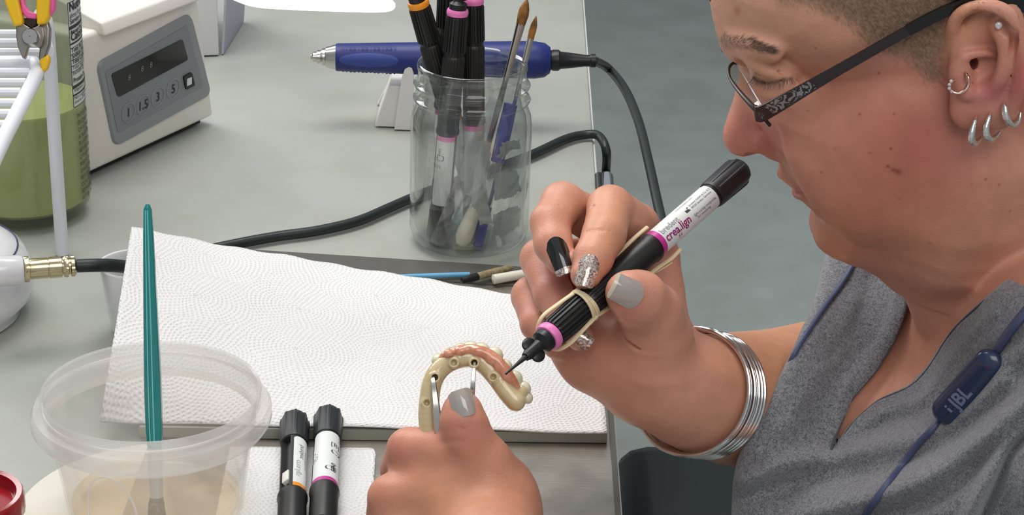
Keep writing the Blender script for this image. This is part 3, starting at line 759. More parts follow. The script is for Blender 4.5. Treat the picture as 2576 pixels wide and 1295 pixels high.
jar_pen('black pen behind the others in the jar, its ring above the picture', M_pink, M_mag, (1128, -30), .023, (-.020, .022), zf=.010, slot_side=2.2)
jar_pen('black pen with pink ring, behind the front pen in the jar', M_pink, M_pink, (1190, 4), .012, (.004, .004), zf=.010, slot_side=2.5)
# flat brushes: head up
def jar_brush(label, tip, ferr, low, dy, rb, rf_, hm, blen, zlow=.02):
    a = inj(*tip, dy[0]); c = inj(*low, dy[1]); d = (c - a).normalized(); L = (c - a).length
    t = thing('paint_brush', label, 'brush', c, rot_axis(-d, (1, 0, 0)), 'brushes standing in the jar')
    b0 = L - blen
    mb = MB(); mb.lathe([(.0002, L), (rb * .45, L - blen * .16), (rb * .9, L - blen * .4), (rb, L - blen * .65), (rf_ * .95, b0 - .001), (.0003, b0 - .001)], 28, rf=lambda a, z, r: r * (1 + .1 * math.sin(a * 7 + z * 300))); mb.build('bristles', M_bristle, t)
    mb = MB(); mb.lathe([(.0003, b0), (rf_, b0), (rf_ * 1.02, b0 - .003), (rf_ * .9, b0 - .012), (rf_ * .72, b0 - .030), (rf_ * .60, b0 - .042), (.0003, b0 - .042)], 32); mb.build('ferrule', M_inst, t)
    mb = MB(); mb.lathe([(.0003, b0 - .0415), (rf_ * .56, b0 - .0415), (rf_ * .7, b0 - .06), (rf_ * .45, .002), (.0003, 0)], 20); mb.build('handle', hm, t)
jar_brush('larger fine brush with brown bristles and silver ferrule standing in the jar', (1327, -4), None, (1176, 560), (.012, .000), .0036, .0032, M_steeledge, .018)
jar_brush('smaller brush with short brown tip leaning behind the larger brush in the jar', (1349, 40), None, (1216, 575), (.016, -.012), .0024, .0023, M_bluep, .016)
# blue pen, cotton swab, clear sleeves
a = inj(1200, 622, -.016); b = inj(1285, 262, .006)
t = thing('blue_pen', 'blue plastic pen standing inside the jar near its right side', 'pen', a, rot_axis(b - a, (1, 0, 0))); L = (b - a).length
mb = MB(); mb.lathe([(.0003, 0), (.0032, .001), (.0040, .006), (.0040, .030), (.0003, .031)], 28); mb.build('end_plug', M_bluep, t)
mb = MB(); mb.lathe([(.0003, .0305), (.0036, .0305), (.0036, L * .62), (.0003, L * .62)], 28); mb.build('barrel', M_film, t)
mb = MB(); mb.lathe([(.0003, L * .6), (.0047, L * .6), (.0052, L * .8), (.0048, L), (.0003, L)], 28, rf=lambda a, z, r: r); mb.build('cap', M_bluep, t)
a = inj(1157, 618, -.022); b = inj(1222, 455, -.006)
t = thing('cotton_swab', 'white cotton swab with its fat tip down in the jar', 'swab', a, rot_axis(b - a, (1, 0, 0))); L = (b - a).length
mb = MB(); mb.lathe([(.0003, 0), (.0038, .001), (.0060, .006), (.0062, .012), (.0050, .024), (.0036, .034), (.0028, .042), (.0003, .043)], 28, rf=lambda a, z, r: r * (1 + .04 * math.sin(a * 5 + z * 260))); mb.build('tip', M_swab, t)
mb = MB(); mb.lathe([(.0003, .041), (.0012, .041), (.0012, L), (.0003, L)], 14); mb.build('stick', M_cream, t)
def sleeve(label, a, b, w, th, mat_, grp):
    x = (b - a); side = Vector((1, .15, 0)); side = (side - x.normalized() * side.dot(x.normalized())).normalized(); nrm = x.normalized().cross(side)
    mb = MB(); M = Matrix((side, x.normalized(), nrm)).transposed(); mb.box((a + b) / 2, (w, x.length / 2, th), M, bev=th * .45)
    o = mb.build('clear_sleeve', mat_); return tag(o, label, 'sleeve', grp)
sleeve('long clear plastic strip leaning across the pens in the jar', inj(1100, 612, -.024), inj(1250, 250, .0), .0055, .0006, M_film, 'clear strips in the jar')
sleeve('short clear plastic strip beside the cotton swab in the jar', inj(1128, 612, -.019), inj(1205, 430, -.010), .004, .0006, M_film, 'clear strips in the jar')
# torn label residue stuck on the inner wall
def residue(label, outline, seed):
    r = random.Random(seed); mb = MB(); RI = RJ - .0037
    pr = [pix(Vector((jc[0], jc[1], z)))[1] for z in (0, .1)]
    rows = []; n = len(outline)
    ctr = (sum(p[0] for p in outline) / n, sum(p[1] for p in outline) / n)
    def wall(px, py, rr):
        rd = ray(px, py); o = cam_m.translation; ox, oy = o.x - jc[0], o.y - jc[1]
        A = rd.x ** 2 + rd.y ** 2; B = 2 * (ox * rd.x + oy * rd.y); C = ox ** 2 + oy ** 2 - rr ** 2; D = B * B - 4 * A * C
        t = (-B - math.sqrt(max(D, 0))) / (2 * A); return o + rd * t
    fine = []
    for i in range(n):
        a, b = outline[i], outline[(i + 1) % n]
        for k in range(6): fine.append((a[0] + (b[0] - a[0]) * k / 6 + r.uniform(-3, 3), a[1] + (b[1] - a[1]) * k / 6 + r.uniform(-3, 3)))
    for rr in (RI, RI - .0004):
        ring = []
        for s in (1.0, .75, .5, .25, .02): ring.append([wall(ctr[0] + (p[0] - ctr[0]) * s, ctr[1] + (p[1] - ctr[1]) * s, rr - (r.uniform(0, .0004) if s < 1 else 0)) for p in fine])
        mb.grid(ring, False, True); rows.append(ring[0])
    mb.grid(rows, False, True)
    return tag(mb.build('label_residue', M_crumple, smooth=25), label, 'torn label', 'scraps of torn label on the jar wall')
residue('long ragged scrap of torn label on the middle of the jar wall', [(1210, 352), (1236, 360), (1232, 420), (1222, 470), (1236, 560), (1208, 566), (1200, 530), (1186, 520), (1190, 440), (1206, 400)], 1)
residue('square scrap of torn label at the right of the jar wall', [(1242, 438), (1300, 428), (1312, 480), (1290, 492), (1244, 504)], 2)
residue('curled scrap of torn label low on the right of the jar wall', [(1242, 540), (1300, 516), (1310, 528), (1306, 570), (1262, 596), (1240, 590)], 3)
residue('small scrap of torn label high on the right of the jar wall', [(1262, 360), (1276, 354), (1306, 352), (1308, 372), (1284, 380), (1264, 400), (1250, 396)], 4)
# ------------------------------------------------------------------ blue handpiece on its cradle
hy = P(1010, 327, 0).y
def hz(px, py, dy=0.0): return PY(px, py, hy + dy)
A = hz(782, 143, .01); B = hz(1500, 153, .02); ax = (B - A).normalized(); L = (B - A).length; s_ = L / (1500 - 782)
hp = thing('handpiece', 'blue rotary handpiece with metal nose resting on a white cradle', 'handpiece', A, rot_axis(ax, (0, -.3, 1)))
def at(px): return (px - 782) * s_
def r_(p): return p * s_
mb = MB(); mb.lathe([(.0003, 0), (r_(7), 0), (r_(10), at(786)), (r_(13), at(788)), (r_(13), at(797)), (r_(17), at(798)), (r_(17), at(806)), (r_(22), at(812)), (r_(22), at(818)), (r_(25), at(820)), (r_(32), at(845)), (.0003, at(845.5))], 48); mb.build('metal_nose', M_inst, hp)
mb = MB()
def rh(a, z, r):
    px = 782 + z / s_
    if (862 < px < 1000) and (abs(a - .35) < .12 or abs(a - 2.55) < .12): return r + (.0006 if (px // 5) % 2 < 1 else 0)
    return r
prof = [(.0003, at(845)), (r_(34), at(845)), (r_(35), at(850))]
for px in range(860, 1010, 3): prof.append((r_(35 + (px - 860) * .03), at(px)))
prof += [(r_(41), at(1060)), (r_(44), at(1140)), (r_(45), at(1230)), (r_(47), at(1310)), (r_(47), at(1345)), (r_(43), at(1370)), (r_(33), at(1383)), (r_(20), at(1386)), (.0003, at(1386))]
mb.lathe(prof, 64, rf=rh); mb.build('body', M_blue, hp)
mb = MB(); rows = []
for i in range(13):
    row = []
    for j in range(25):
        u = (j / 24 * 2 - 1); v = (i / 12 * 2 - 1); px = 928 + 75 * u; wdt = math.sqrt(max(0, 1 - u * u)); aa = -1.15 + .5 * v * wdt
        e = 1.006 + .035 * (1 - abs(v) ** 3) * wdt; rr = r_(35 + (px - 860) * .03) * e; row.append((rr * math.cos(-aa + math.pi * .0), rr * math.sin(-aa + .0), at(px)))
    rows.append(row)
mb.grid(rows); mb.build('thumb_pad', M_blue2, hp)
mb = MB(); mb.lathe([(.0003, at(1383)), (r_(24), at(1383)), (r_(27), at(1392)), (r_(27), at(1404)), (r_(22), at(1410)), (r_(19), at(1440)), (r_(15), at(1470)), (r_(15), at(1484)), (r_(17), at(1486)), (r_(17), at(1498)), (.0003, at(1500))], 32); mb.build('strain_relief', M_black, hp)
pts = [B - ax * .002, K(1530, 172, 1745), K(1572, 225, 1690), K(1606, 305, 1630), K(1630, 400, 1570), K(1652, 500, 1510), K(1672, 590, 1460), K(1690, 680, 1420), K(1700, 760, 1400), K(1702, 850, 1400), K(1690, 960, 1420), K(1660, 1050, 1460)]
mb = MB(); mb.rtube(pts, [r_(12)] * (11 * 6 + 1), 14); mb.build('cord', M_cable, hp, world=True)
# cradle: a hollow leaning wedge
ct = thing('handpiece_stand', 'off-white plastic cradle holding up the blue handpiece', 'stand', P(1010, 327, 0))
g0, g1 = P(990, 327, 0), P(1034, 327, 0)
def zof(px, py): return hz(px, py)
dd = Vector((0, .028, 0))
for nm, poly_ in (('front_prong', [zof(992, 327), zof(1038, 327), zof(1040, 185), zof(1036, 172), zof(1028, 169), zof(1018, 175), zof(1010, 200)]),):
    pp = [Vector(p) for p in poly_]; pp[0].z = 0.0003; pp[1].z = .0003
    mb = MB(); mb.poly(pp, .006, (0, 1, 0)); mb.build(nm, M_ivory, ct, world=True)
pb_ = [P(968, 240, .001) + Vector((0, 0, 0)), P(1044, 250, .001)]
mb = MB(); y1 = hy + .03
q0, q1, q2, q3 = PY(972, 248, y1 + .02), PY(1034, 250, y1 + .02), PY(1034, 190, y1 + .02), PY(990, 190, y1 + .02)
mb = MB(); mb.poly([Vector((g0.x - .016, hy + .006, .0005)), Vector((g0.x + .008, hy + .006, .0005)), Vector((g0.x + .010, hy + .006, .036)), Vector((g0.x - .004, hy + .006, .036))], .055, (0, 1, 0)); mb.build('web', M_ivory, ct, world=True)
mb = MB(); mb.poly([Vector((g0.x - .018, hy + .060, .0005)), Vector((g0.x + .012, hy + .060, .0005)), Vector((g0.x + .013, hy + .060, .038)), Vector((g0.x - .0, hy + .060, .038))], .006, (0, 1, 0)); mb.build('rear_prong', M_ivory, ct, world=True)
# second dark cord lying on the bench and over its edge
rc_ = .0037
g = lambda px, py: P(px, py, rc_ + .0003)
pts = [K(320, 700, 1330) , g(470, 640), g(600, 612), g(700, 594), g(800, 580), g(900, 556), g(985, 520), g(1060, 488), g(1150, 455), g(1240, 425), g(1340, 388), g(1420, 351), g(1470, 339), P(1506, 342, .0045), P(1513, 380, -.002) + Vector((.004, 0, 0)), P(1512, 440, -.03) + Vector((.004, 0, 0)), K(1524, 520, 1500), K(1536, 640, 1520)]
pts[0] = g(395, 655)
mb = MB(); mb.rtube(pts, rc_, 14); tag(mb.build('bench_cable', M_cable), 'dark rubber cable lying across the bench behind the jar and over its edge', 'cable')
# ------------------------------------------------------------------ small instruments behind the towel
def stick(name, label, cat, a, b, r0, r1, m, z=.005, tipm=None, grp=None):
    A_, B_ = P(*a, z), P(*b, z); t = thing(name, label, cat, A_, rot_axis(B_ - A_, (0, 0, 1)), grp); L = (B_ - A_).length
    mb = MB(); mb.lathe([(.0002, 0), (r0, .001), (r0, L * .5), (r1, L - .001), (.0002, L)], 24); mb.build('shaft', m, t)
    if tipm: mb = MB(); mb.lathe([(.0002, -L * .35), (r0 * .8, -L * .34), (r0 * 1.1, -.002), (r0 * 1.0, .002), (.0002, .003)], 24); mb.build('grip', tipm, t)
    return t
stick('modelling_tool', 'slim light blue tool lying behind the large towel', 'tool', (990, 697), (1185, 690), .0018, .0018, M_ltblue, z=.0055)
stick('modelling_tool', 'black and grey-handled tool lying behind the large towel, under the jar', 'tool', (1195, 697), (1290, 671), .0026, .0020, M_bristlew, z=.008, tipm=M_black)
stick('modelling_tool', 'thick cream white tool poking out behind the fingers', 'tool', (1238, 703), (1400, 676), .0034, .0045, M_cream, z=.0065)
# ------------------------------------------------------------------ white tabletop machine
A = P(206, 445, .006); B = P(539, 291, .006); e = (B - A).normalized(); n_ = Vector((-e.y, e.x, 0)); 
hgt = .118; e3 = e
Bt = P(497, -18, hgt); sb = (Bt - B).dot(n_)
At = A + n_ * sb + Vector((0, 0, hgt - .006)) + e * (Bt - B - n_ * sb).dot(e) * -1
At = A + n_ * sb + Vector((0, 0, hgt - .006)); Bt = B + n_ * sb + Vector((0, 0, hgt - .006)) + e * ((Bt - B).dot(e))
print('machine setback', sb, 'len', (B - A).length, 'e-shift', (P(497, -18, hgt) - B).dot(e))
mach = thing('mixing_machine', 'white tabletop machine with sloping grey control panel and dark display', 'machine', (A + B) / 2)
dp = .20
def bevel_solid(mb, V, Fc, bev):
    import bmesh
    bm = bmesh.new(); vs = [bm.verts.new(v) for v in V]
    for f in Fc: bm.faces.new([vs[i] for i in f])
    bmesh.ops.recalc_face_normals(bm, faces=bm.faces[:])
    bmesh.ops.bevel(bm, geom=list(bm.edges), offset=bev, segments=4, profile=.5, affect='EDGES')
    bm.verts.index_update(); mb.add([v.co.copy() for v in bm.verts], [[v.index for v in f.verts] for f in bm.faces]); bm.free()
HF = [(0, 1, 2, 3), (7, 6, 5, 4), (0, 4, 5, 1), (1, 5, 6, 2), (2, 6, 7, 3), (3, 7, 4, 0)]
mb = MB(); bk = n_ * dp
bevel_solid(mb, [A, B, Bt, At, A + bk, B + bk, B + bk + (Bt - B) * .98 - n_ * sb, A + bk + (At - A) - n_ * sb], HF, .004); mb.build('housing', M_white, mach, world=True)
mb = MB(); z_ = Vector((0, 0, -.0055)); ins = .008
bevel_solid(mb, [A + n_ * ins + e * ins + z_, B + n_ * ins - e * ins + z_, B + n_ * ins - e * ins + Vector((0, 0, .002)), A + n_ * ins + e * ins + Vector((0, 0, .002)), A + bk + e * ins + z_, B + bk - e * ins + z_, B + bk - e * ins + Vector((0, 0, .002)), A + bk + e * ins + Vector((0, 0, .002))], HF, .001); mb.build('base', M_blackm, mach, world=True)
# front plane frame: u along e, v up the slope
vv = (At - A).normalized(); nn = e.cross(vv).normalized()
if nn.y > 0: nn = -nn
o_ = cam_m.translation
def front(px, py, off=0.0):
    r = ray(px, py); t = (A - o_).dot(nn) / r.dot(nn); return o_ + r * t + nn * off
def fuv(px, py):
    p = front(px, py) - A; return p.dot(e), p.dot(vv)
def fp(u, v, off): return A + e * u + vv * v + nn * off
def rrect(q, rad, n=6):
    """rounded quad in uv"""
    out = []; q = [Vector(p) for p in q]; k = len(q)
    for i in range(k):
        p = q[i]; a = (q[i - 1] - p).normalized(); b = (q[(i + 1) % k] - p).normalized()
        s, t = p + a * rad, p + b * rad
        for j in range(n + 1):
            w_ = j / n; out.append((s * (1 - w_) ** 2 + p * 2 * w_ * (1 - w_) + t * w_ ** 2))
    return out
def plate(mb, q, rad, z0, z1, inset=0.0):
    r = rrect(q, rad); c = sum(r, Vector((0, 0))) / len(r)
    lo = [fp(p.x, p.y, z0) for p in r]; hi = [fp(*(p + (c - p).normalized() * inset), z1) for p in r]
    b = len(mb.v); mb.grid([lo, hi], False, True); mb.f.append(tuple(range(b + len(r), b + 2 * len(r)))); mb.mi.append(mb.cur); mb.f.append(tuple(range(b, b + len(r)))[::-1]); mb.mi.append(mb.cur)
Q = lambda *p: [fuv(*x) for x in p]
pn = Q((238, 158), (283, 372), (530, 236), (478, 28))
mb = MB(); plate(mb, pn, .009, -.001, .0022, .002)
panel = mb.build('control_panel', M_panel, mach, world=True)
pin = Q((258, 180), (290, 332), (506, 214), (464, 62))
mb = MB(); plate(mb, pin, .002, .0018, .0026, .0); mb.build('panel_inlay', M_panel2, panel, world=True)
ds = Q((272, 185), (289, 243), (466, 148), (452, 96))
mb = MB(); plate(mb, ds, .003, .002, .0031, 0); dsp = mb.build('display', M_disp, panel, world=True)
for px, py, txt in ((313, 200, '8'), (346, 178, '8'), (368, 168, '8')):
    u, v = fuv(px, py); mb = MB(); put_text(mb, txt, .0065, lambda a, b, u=u, v=v: fp(u + a, v + b, .0034)); mb.build('digit', M_panel2, dsp, world=True)
for (px, py), tx in (((316, 281), '1'), ((353, 262), '1.5'), ((390, 241), '3'), ((429, 221), '5')):
    u, v = fuv(px, py); s1, s2 = fuv(px + 16, py - 9), fuv(px, py - 26); ru = abs(s1[0] - u); rv = abs(s2[1] - v)
    ru = rv = .5 * (ru + rv)
    mb = MB(); ring = []
    for (k_, h_) in ((1.0, .0026), (1.0, .0031), (.9, .0032), (.88, .0028)): ring.append([fp(u + ru * k_ * math.cos(t), v + rv * k_ * math.sin(t), h_) for t in [2 * math.pi * i / 40 for i in range(40)]])
    mb.grid(ring, False, True); bt = mb.build('button', M_panel, panel, world=True)
    mb = MB(); put_text(mb, tx, .0105, lambda a, b, u=u, v=v: fp(u + a, v + b - .0035, .0030), .0001, 'CENTER'); mb.build('number', M_blackm, bt, world=True)
kq = Q((452, 190), (459, 224), (482, 212), (474, 178))
mb = MB(); plate(mb, kq, .002, .002, .004, .0004); kb = mb.build('stop_button', M_black, panel, world=True)
u, v = fuv(466, 202); mb = MB(); plate(mb, [(u - .003, v - .003), (u + .003, v - .003), (u + .003, v + .003), (u - .003, v + .003)], .0004, .004, .0043); mb.build('square_mark', M_label, kb, world=True)
# lid with its ledge on top
mb = MB(); up = Vector((0, 0, 1)); l0 = At + e * .012 + up * .001 + n_ * .002
l0 = front(246, 102) + up * 0; l1 = Bt - e * .004 + n_ * .004
k0 = At + e * ((front(246, 100) - At).dot(e)) 
bevel_solid(mb, [k0 - n_ * .007 - up * .0035, Bt - e * .006 - n_ * .007 - up * .0035, Bt - e * .006 - n_ * .004 + up * .006, k0 - n_ * .004 + up * .006, k0 + n_ * .15 - up * .004, Bt - e * .006 + n_ * .15 - up * .004, Bt - e * .012 + n_ * .15 + up * .05, k0 + n_ * .15 + up * .05], HF, .0016)
mb.build('lid', M_white, mach, world=True)
# carton and leaning sheet behind
c0_, c1_ = P(500, 142, 0), P(551, 140, 0); ex = (c1_ - c0_).normalized(); ey = Vector((-ex.y, ex.x, 0))
t = tag((lambda mb: (mb.box((c1_ + c0_) / 2 - ex * .03 + ey * .06 + Vector((0, 0, .0505)), (.03 + (c1_ - c0_).length / 2, .06, .05), Matrix((ex, ey, Vector((0, 0, 1)))).transposed(), bev=.001), mb.build('carton', M_card))[1])(MB()), 'white carton standing behind the tabletop machine', 'box')
f0 = c1_ + ex * .0025 + ey * .004
mb = MB(); mb.poly([f0, f0 + ex * .002, f0 + ex * .030 + ey * .10, f0 + ex * .028 + ey * .10], .11, Vector((.08, 0, 1))); tag(mb.build('document_sleeve', M_bluesheet), 'bluish sheet leaning against the right side of the white carton', 'sleeve')
# ------------------------------------------------------------------ bottle of green drink
bt_ = P(30, 592, 0); bR = .0465; bc = Vector((bt_.x, bt_.y + bR, 0))
bot = thing('drink_bottle', 'large clear bottle of pale green drink behind the wire rack', 'bottle', (bc.x, bc.y, 0))
mb = MB(); nb = lambda a, z, r: r * (1 + (.02 * math.cos(a * 5) if z < .02 else 0))
mb.lathe([(r * bR / .0565, z) for r, z in [(.001, .006), (.03, .004), (.042, .0006), (.050, .003), (.0555, .010), (.0565, .02), (.0565, .19), (.055, .20), (.0565, .21), (.0565, .235), (.045, .262), (.022, .285), (.019, .31), (.017, .31), (.020, .284), (.043, .26), (.055, .234), (.0555, .2), (.0555, .02), (.0545, .011), (.001, .008)]], 96, bc.x, bc.y, rf=lambda a, z, r: r)
mb.build('shell', M_bottle, bot, world=True)
zl = .086
mb = MB(); mb.lathe([(r * bR / .0565, z) for r, z in [(.001, .009), (.04, .0065), (.0535, .0125), (.0546, .02), (.0546, zl), (.001, zl + .0002)]], 96, bc.x, bc.y); tag(mb.build('green_drink', M_liquid), 'pale green drink filling the lower half of the clear bottle', 'liquid')
cap_ = MB(); cap_.lathe([(.001, .302), (.021, .302), (.021, .322), (.001, .323)], 48, bc.x, bc.y); cap_.build('cap', M_white, bot, world=True)
RL = bR + .0003
def bang(px, py):   # pixel -> angle,z on the bottle surface
    rd = ray(px, py); ox, oy = o_.x - bc.x, o_.y - bc.y; A_ = rd.x ** 2 + rd.y ** 2; B_ = 2 * (ox * rd.x + oy * rd.y); C_ = ox ** 2 + oy ** 2 - RL ** 2
    t = (-B_ - math.sqrt(max(B_ * B_ - 4 * A_ * C_, 0))) / (2 * A_); p = o_ + rd * t; return math.atan2(p.y - bc.y, p.x - bc.x), p.z
def bp_(a, z, k=0.0): return (bc.x + (RL + k) * math.cos(a), bc.y + (RL + k) * math.sin(a), z)
al, zt = bang(169, 8); al2, zb_ = bang(185, 272)
aw = .78
mb = MB(); mb.grid([[bp_(al + aw * i / 12, z) for z in (zt, zb_)] for i in range(13)]); mb.grid([[bp_(al + aw * i / 12, z, -.0002) for z in (zt, zb_)] for i in range(13)]); lb = mb.build('label', M_label, bot, world=True)
mb = MB()
def ln(z, h, a0=.0, a1=aw): mb.grid([[bp_(al + a0 + (a1 - a0) * i / 12, zz, .0002) for zz in (z, z - h)] for i in range(13)])
Hh = zt - zb_
def tx(s, f, size, bold=0): put_text(mb, s, size, lambda u, v: bp_(al + .03 + u / RL, zt - Hh * f + v, .0003), bold)
tx('Nutrition Facts', .085, .0088, .0003); tx('about 8 servings', .15, .0048); tx('Serving Size 8 fl oz', .205, .0052, .0001); tx('Amount Per Serving', .30, .0040, .0001); tx('Calories 10', .365, .0082, .0002)
tx('Total Fat 0g', .475, .0048, .0001); tx('Sodium 35mg', .53, .0048, .0001); tx('Total Carbohydrate 2g', .585, .0048, .0001); tx('Total Sugars 0g', .64, .0044); tx('Includes 0g', .69, .0044); tx('Protein 0g', .765, .0050, .0001); tx('Vitamin C 10%', .855, .0042); tx('Not a significant', .925, .0036); tx('source of fiber', .965, .0036)
ln(zt - Hh * .225, .0024); ln(zt - Hh * .385, .0012); ln(zt - Hh * .79, .0022); ln(zt - Hh * .875, .0012)
for f in (.43, .49, .545, .6, .655): ln(zt - Hh * f, .0004)
ln(zt, .0005); ln(zb_ + .0005, .0005); mb.grid([[bp_(al, zt), bp_(al, zb_)], [bp_(al + .008, zt, .0002), bp_(al + .008, zb_, .0002)]])
mb.build('nutrition_print', M_ink, lb, world=True)
mb = MB()
for i, s in enumerate(('PHYSICIAN', 'EXCELLENT SOURCE', 'OF VITAMIN C', 'A NATURALLY', 'FLAVORED WATER', 'BEVERAGE WITH', 'OTHER NATURAL', 'KEEP COLD', 'SHAKE WELL', 'BEFORE OPENING', 'CONTAINS 2% JUICE', 'REFRIGERATE', 'AFTER OPENING')):
    put_text(mb, s, .0044, lambda u, v, i=i: bp_(al + .08 + u / RL, zb_ - .009 - i * .0052 + v, .0002), .0001)
mb.build('ingredients_print', mat('olive_ink', '#4a5030', .6), bot, world=True)
# ------------------------------------------------------------------ white coated wire rack
ZR = .172
G = P(157, 640, .0); 
while True:
    if pix(Vector((G.x, G.y, ZR)))[1] < 88: break
    ZR += .001
print('rack z', ZR)
rk = thing('wire_rack', 'white coated wire shelf rack standing left of the tabletop machine', 'rack', (G.x, G.y, 0))
rw = .0045
def rp(px, py, z=None): return P(px, py, ZR if z is None else z)
mb = MB(); top = Vector((G.x, G.y, ZR)); mb.rtube([G + Vector((0, 0, .0005)), G.lerp(top, .5), top - Vector((0, 0, .008)), top + Vector((-.004, -.004, .0)), rp(118, 130)], [.0046] * 25, 14); mb.build('leg', M_enam, rk, world=True)
mb = MB(); mb.rtube([rp(-160, 158), rp(0, 158), rp(70, 158), rp(92, 165), rp(88, 195), rp(40, 290), rp(0, 368), rp(-60, 500)], .0045, 14); mb.build('frame_wire', M_enam, rk, world=True)
for (xa, ya, xb) in ((-160, 182, 76), (-160, 207, 65), (-160, 232, 52), (-160, 259, 40), (-160, 286, 26), (-160, 314, 12), (-160, 345, -2), (-160, 85, 130), (-160, 107, 126), (-160, 131, 112)):
    mb = MB(); mb.rtube([rp(xa, ya), rp(xb, ya)], [.0029] * 7, 10); mb.build('shelf_wire', M_enam, rk, world=True)
# pliers hooked on the rack's corner
PD = pix(rp(92, 165))[2] - 16
def pl(px, py, dd=0): return K(px, py, PD + dd)
vf = (cam_m.to_3x3() @ Vector((0, 0, -1))).normalized()
pr = thing('pliers', 'cutting pliers with yellow and pink grips hooked on the rack corner', 'pliers', pl(85, 150))
def slab(px, th, m, name, off=0, bev=None, parent=None):
    mb = MB(); q = [pl(x, y, off) for x, y in px]; mb.poly(q, th, vf); o = mb.build(name, m, parent or pr, world=True, smooth=50)
    md = o.modifiers.new('b', 'BEVEL'); md.width = .0012; md.segments = 3; md.limit_method = 'ANGLE'; return o
slab([(40, 62), (56, 58), (78, 72), (96, 64), (108, 66), (112, 90), (106, 112), (98, 122), (82, 110), (70, 118), (62, 148), (56, 146), (44, 118), (40, 92)], .005, M_plier, 'jaw')
slab([(96, 60), (118, 48), (125, 70), (124, 110), (112, 146), (100, 158), (96, 146), (100, 110), (108, 90)], .006, M_plier, 'jaw', off=3)
slab([(50, 45), (92, 45), (94, 64), (78, 74), (58, 60)], .005, M_dkst, 'joint', off=2)
mb = MB(); c = pl(76, 92, -2.5); mb.lathe([(.0003, .0015), (.0045, .0015), (.0052, .0), (.0052, -.003), (.0003, -.003)], 32); 
mb.v = [tuple(c + rot_axis(-vf, (1, 0, 0)) @ Vector(v)) for v in mb.v]; mb.build('pivot', M_inst, pr, world=True)
slab([(10, 0), (0, -40), (32, -60), (44, 0), (56, 48), (56, 62), (34, 66), (24, 40)], .008, M_yellow, 'grip', off=-3)
slab([(92, 62), (90, 20), (94, -50), (118, -50), (124, 0), (122, 42), (112, 58)], .008, M_yellow, 'grip', off=-3)
slab([(44, -40), (52, -40), (60, 10), (72, 28), (92, 34), (92, 48), (66, 46), (54, 30)], .006, M_pinkg, 'grip_inlay', off=1)
slab([(122, -50), (138, -50), (137, 20), (124, 42)], .006, M_pinkg, 'grip_inlay', off=0)
slab([(98, 150), (122, 136), (124, 152), (118, 172), (106, 182), (102, 170)], .006, M_yellow, 'tip_guard', off=1)
# ------------------------------------------------------------------ white round device, connector and hose
dv = thing('round_device', 'white domed device with navy line at the left with a metal hose connector', 'device', P(-105, 880, 0))
dc = P(-175, 790, 0); Rd = .93 * (P(70, 745, .03) - Vector((dc.x, P(70, 745, .03).y, .03))).length
print('Rd', Rd)
mb = MB(); rows = [(.001, .0005), (Rd * .84, .0005), (Rd * .86, .006), (Rd * .97, .014), (Rd, .024), (Rd * .985, .032), (Rd * .92, .042), (Rd * .80, .048), (Rd * .72, .0505), (Rd * .4, .053), (.001, .054)]
mb.lathe(rows, 96, dc.x, dc.y); mb.build('dome', M_whiteg, dv, world=True)
mb = MB(); mb.torus(Rd * .86, .0006, 96, 6, .0455); mb.v = [(x + dc.x, y + dc.y, z) for x, y, z in mb.v]; mb.build('line', M_navy, dv, world=True)
ca, cb_ = K(58, 678, 1235), K(196, 668, 1245); d_ = (cb_ - ca).normalized(); s_ = 1240 / F_ / 1000
mb = MB(); L = (cb_ - ca).length
prof = [(.0003, -.02), (40 * s_, -.02), (38 * s_, -.002), (34 * s_, .0), (.0003, .0)]
mb.lathe([(r, z) for r, z in prof], 40); mb.v = [tuple(ca + rot_axis(d_, (0, 0, 1)) @ Vector(v)) for v in mb.v]; mb.build('socket', M_whiteg, dv, world=True)
con = thing('hose_connector', 'nickel-coloured threaded connector plugged into the white device', 'connector', ca, rot_axis(d_, (0, 0, 1)))
k = lambda px: px * s_
mb = MB(); mb.lathe([(.0003, .0005), (k(32), .0005), (k(33), k(4)), (k(33), k(14)), (k(27), k(16)), (.0003, k(16))], 48, rf=lambda a, z, r: r * (1 + .02 * math.cos(a * 6) if r > k(30) else 1)); mb.build('nut', M_brass, con)
mb = MB(); mb.lathe([(.0003, k(16)), (k(25), k(16)), (k(26), k(20)), (k(26), k(60)), (k(24), k(61)), (k(24), k(63)), (k(27), k(64)), (k(27), k(94)), (k(20), k(96)), (k(20), k(99)), (.0003, k(99))], 48); mb.build('sleeve', M_brass, con)
mb = MB(); mb.lathe([(.0003, k(98)), (k(24), k(98)), (k(27), k(103)), (k(27), k(110)), (k(21), k(112)), (k(21), k(116)), (k(26), k(118)), (k(26), k(126)), (k(18), k(132)), (.0003, k(132))], 72, rf=lambda a, z, r: r * (1 + .03 * math.cos(a * 18) if r > k(25) else 1)); mb.build('knurled_collar', M_brass, con)
hs = smooth_path([cb_ - d_ * .004, K(240, 667, 1248), K(290, 668, 1262), K(350, 676, 1300), K(420, 690, 1330)], 8)
mb = MB(); mb.tube(hs, k(17), 18); tag(mb.build('air_hose', M_cable), 'dark hose running from the nickel connector behind the small cup', 'hose')
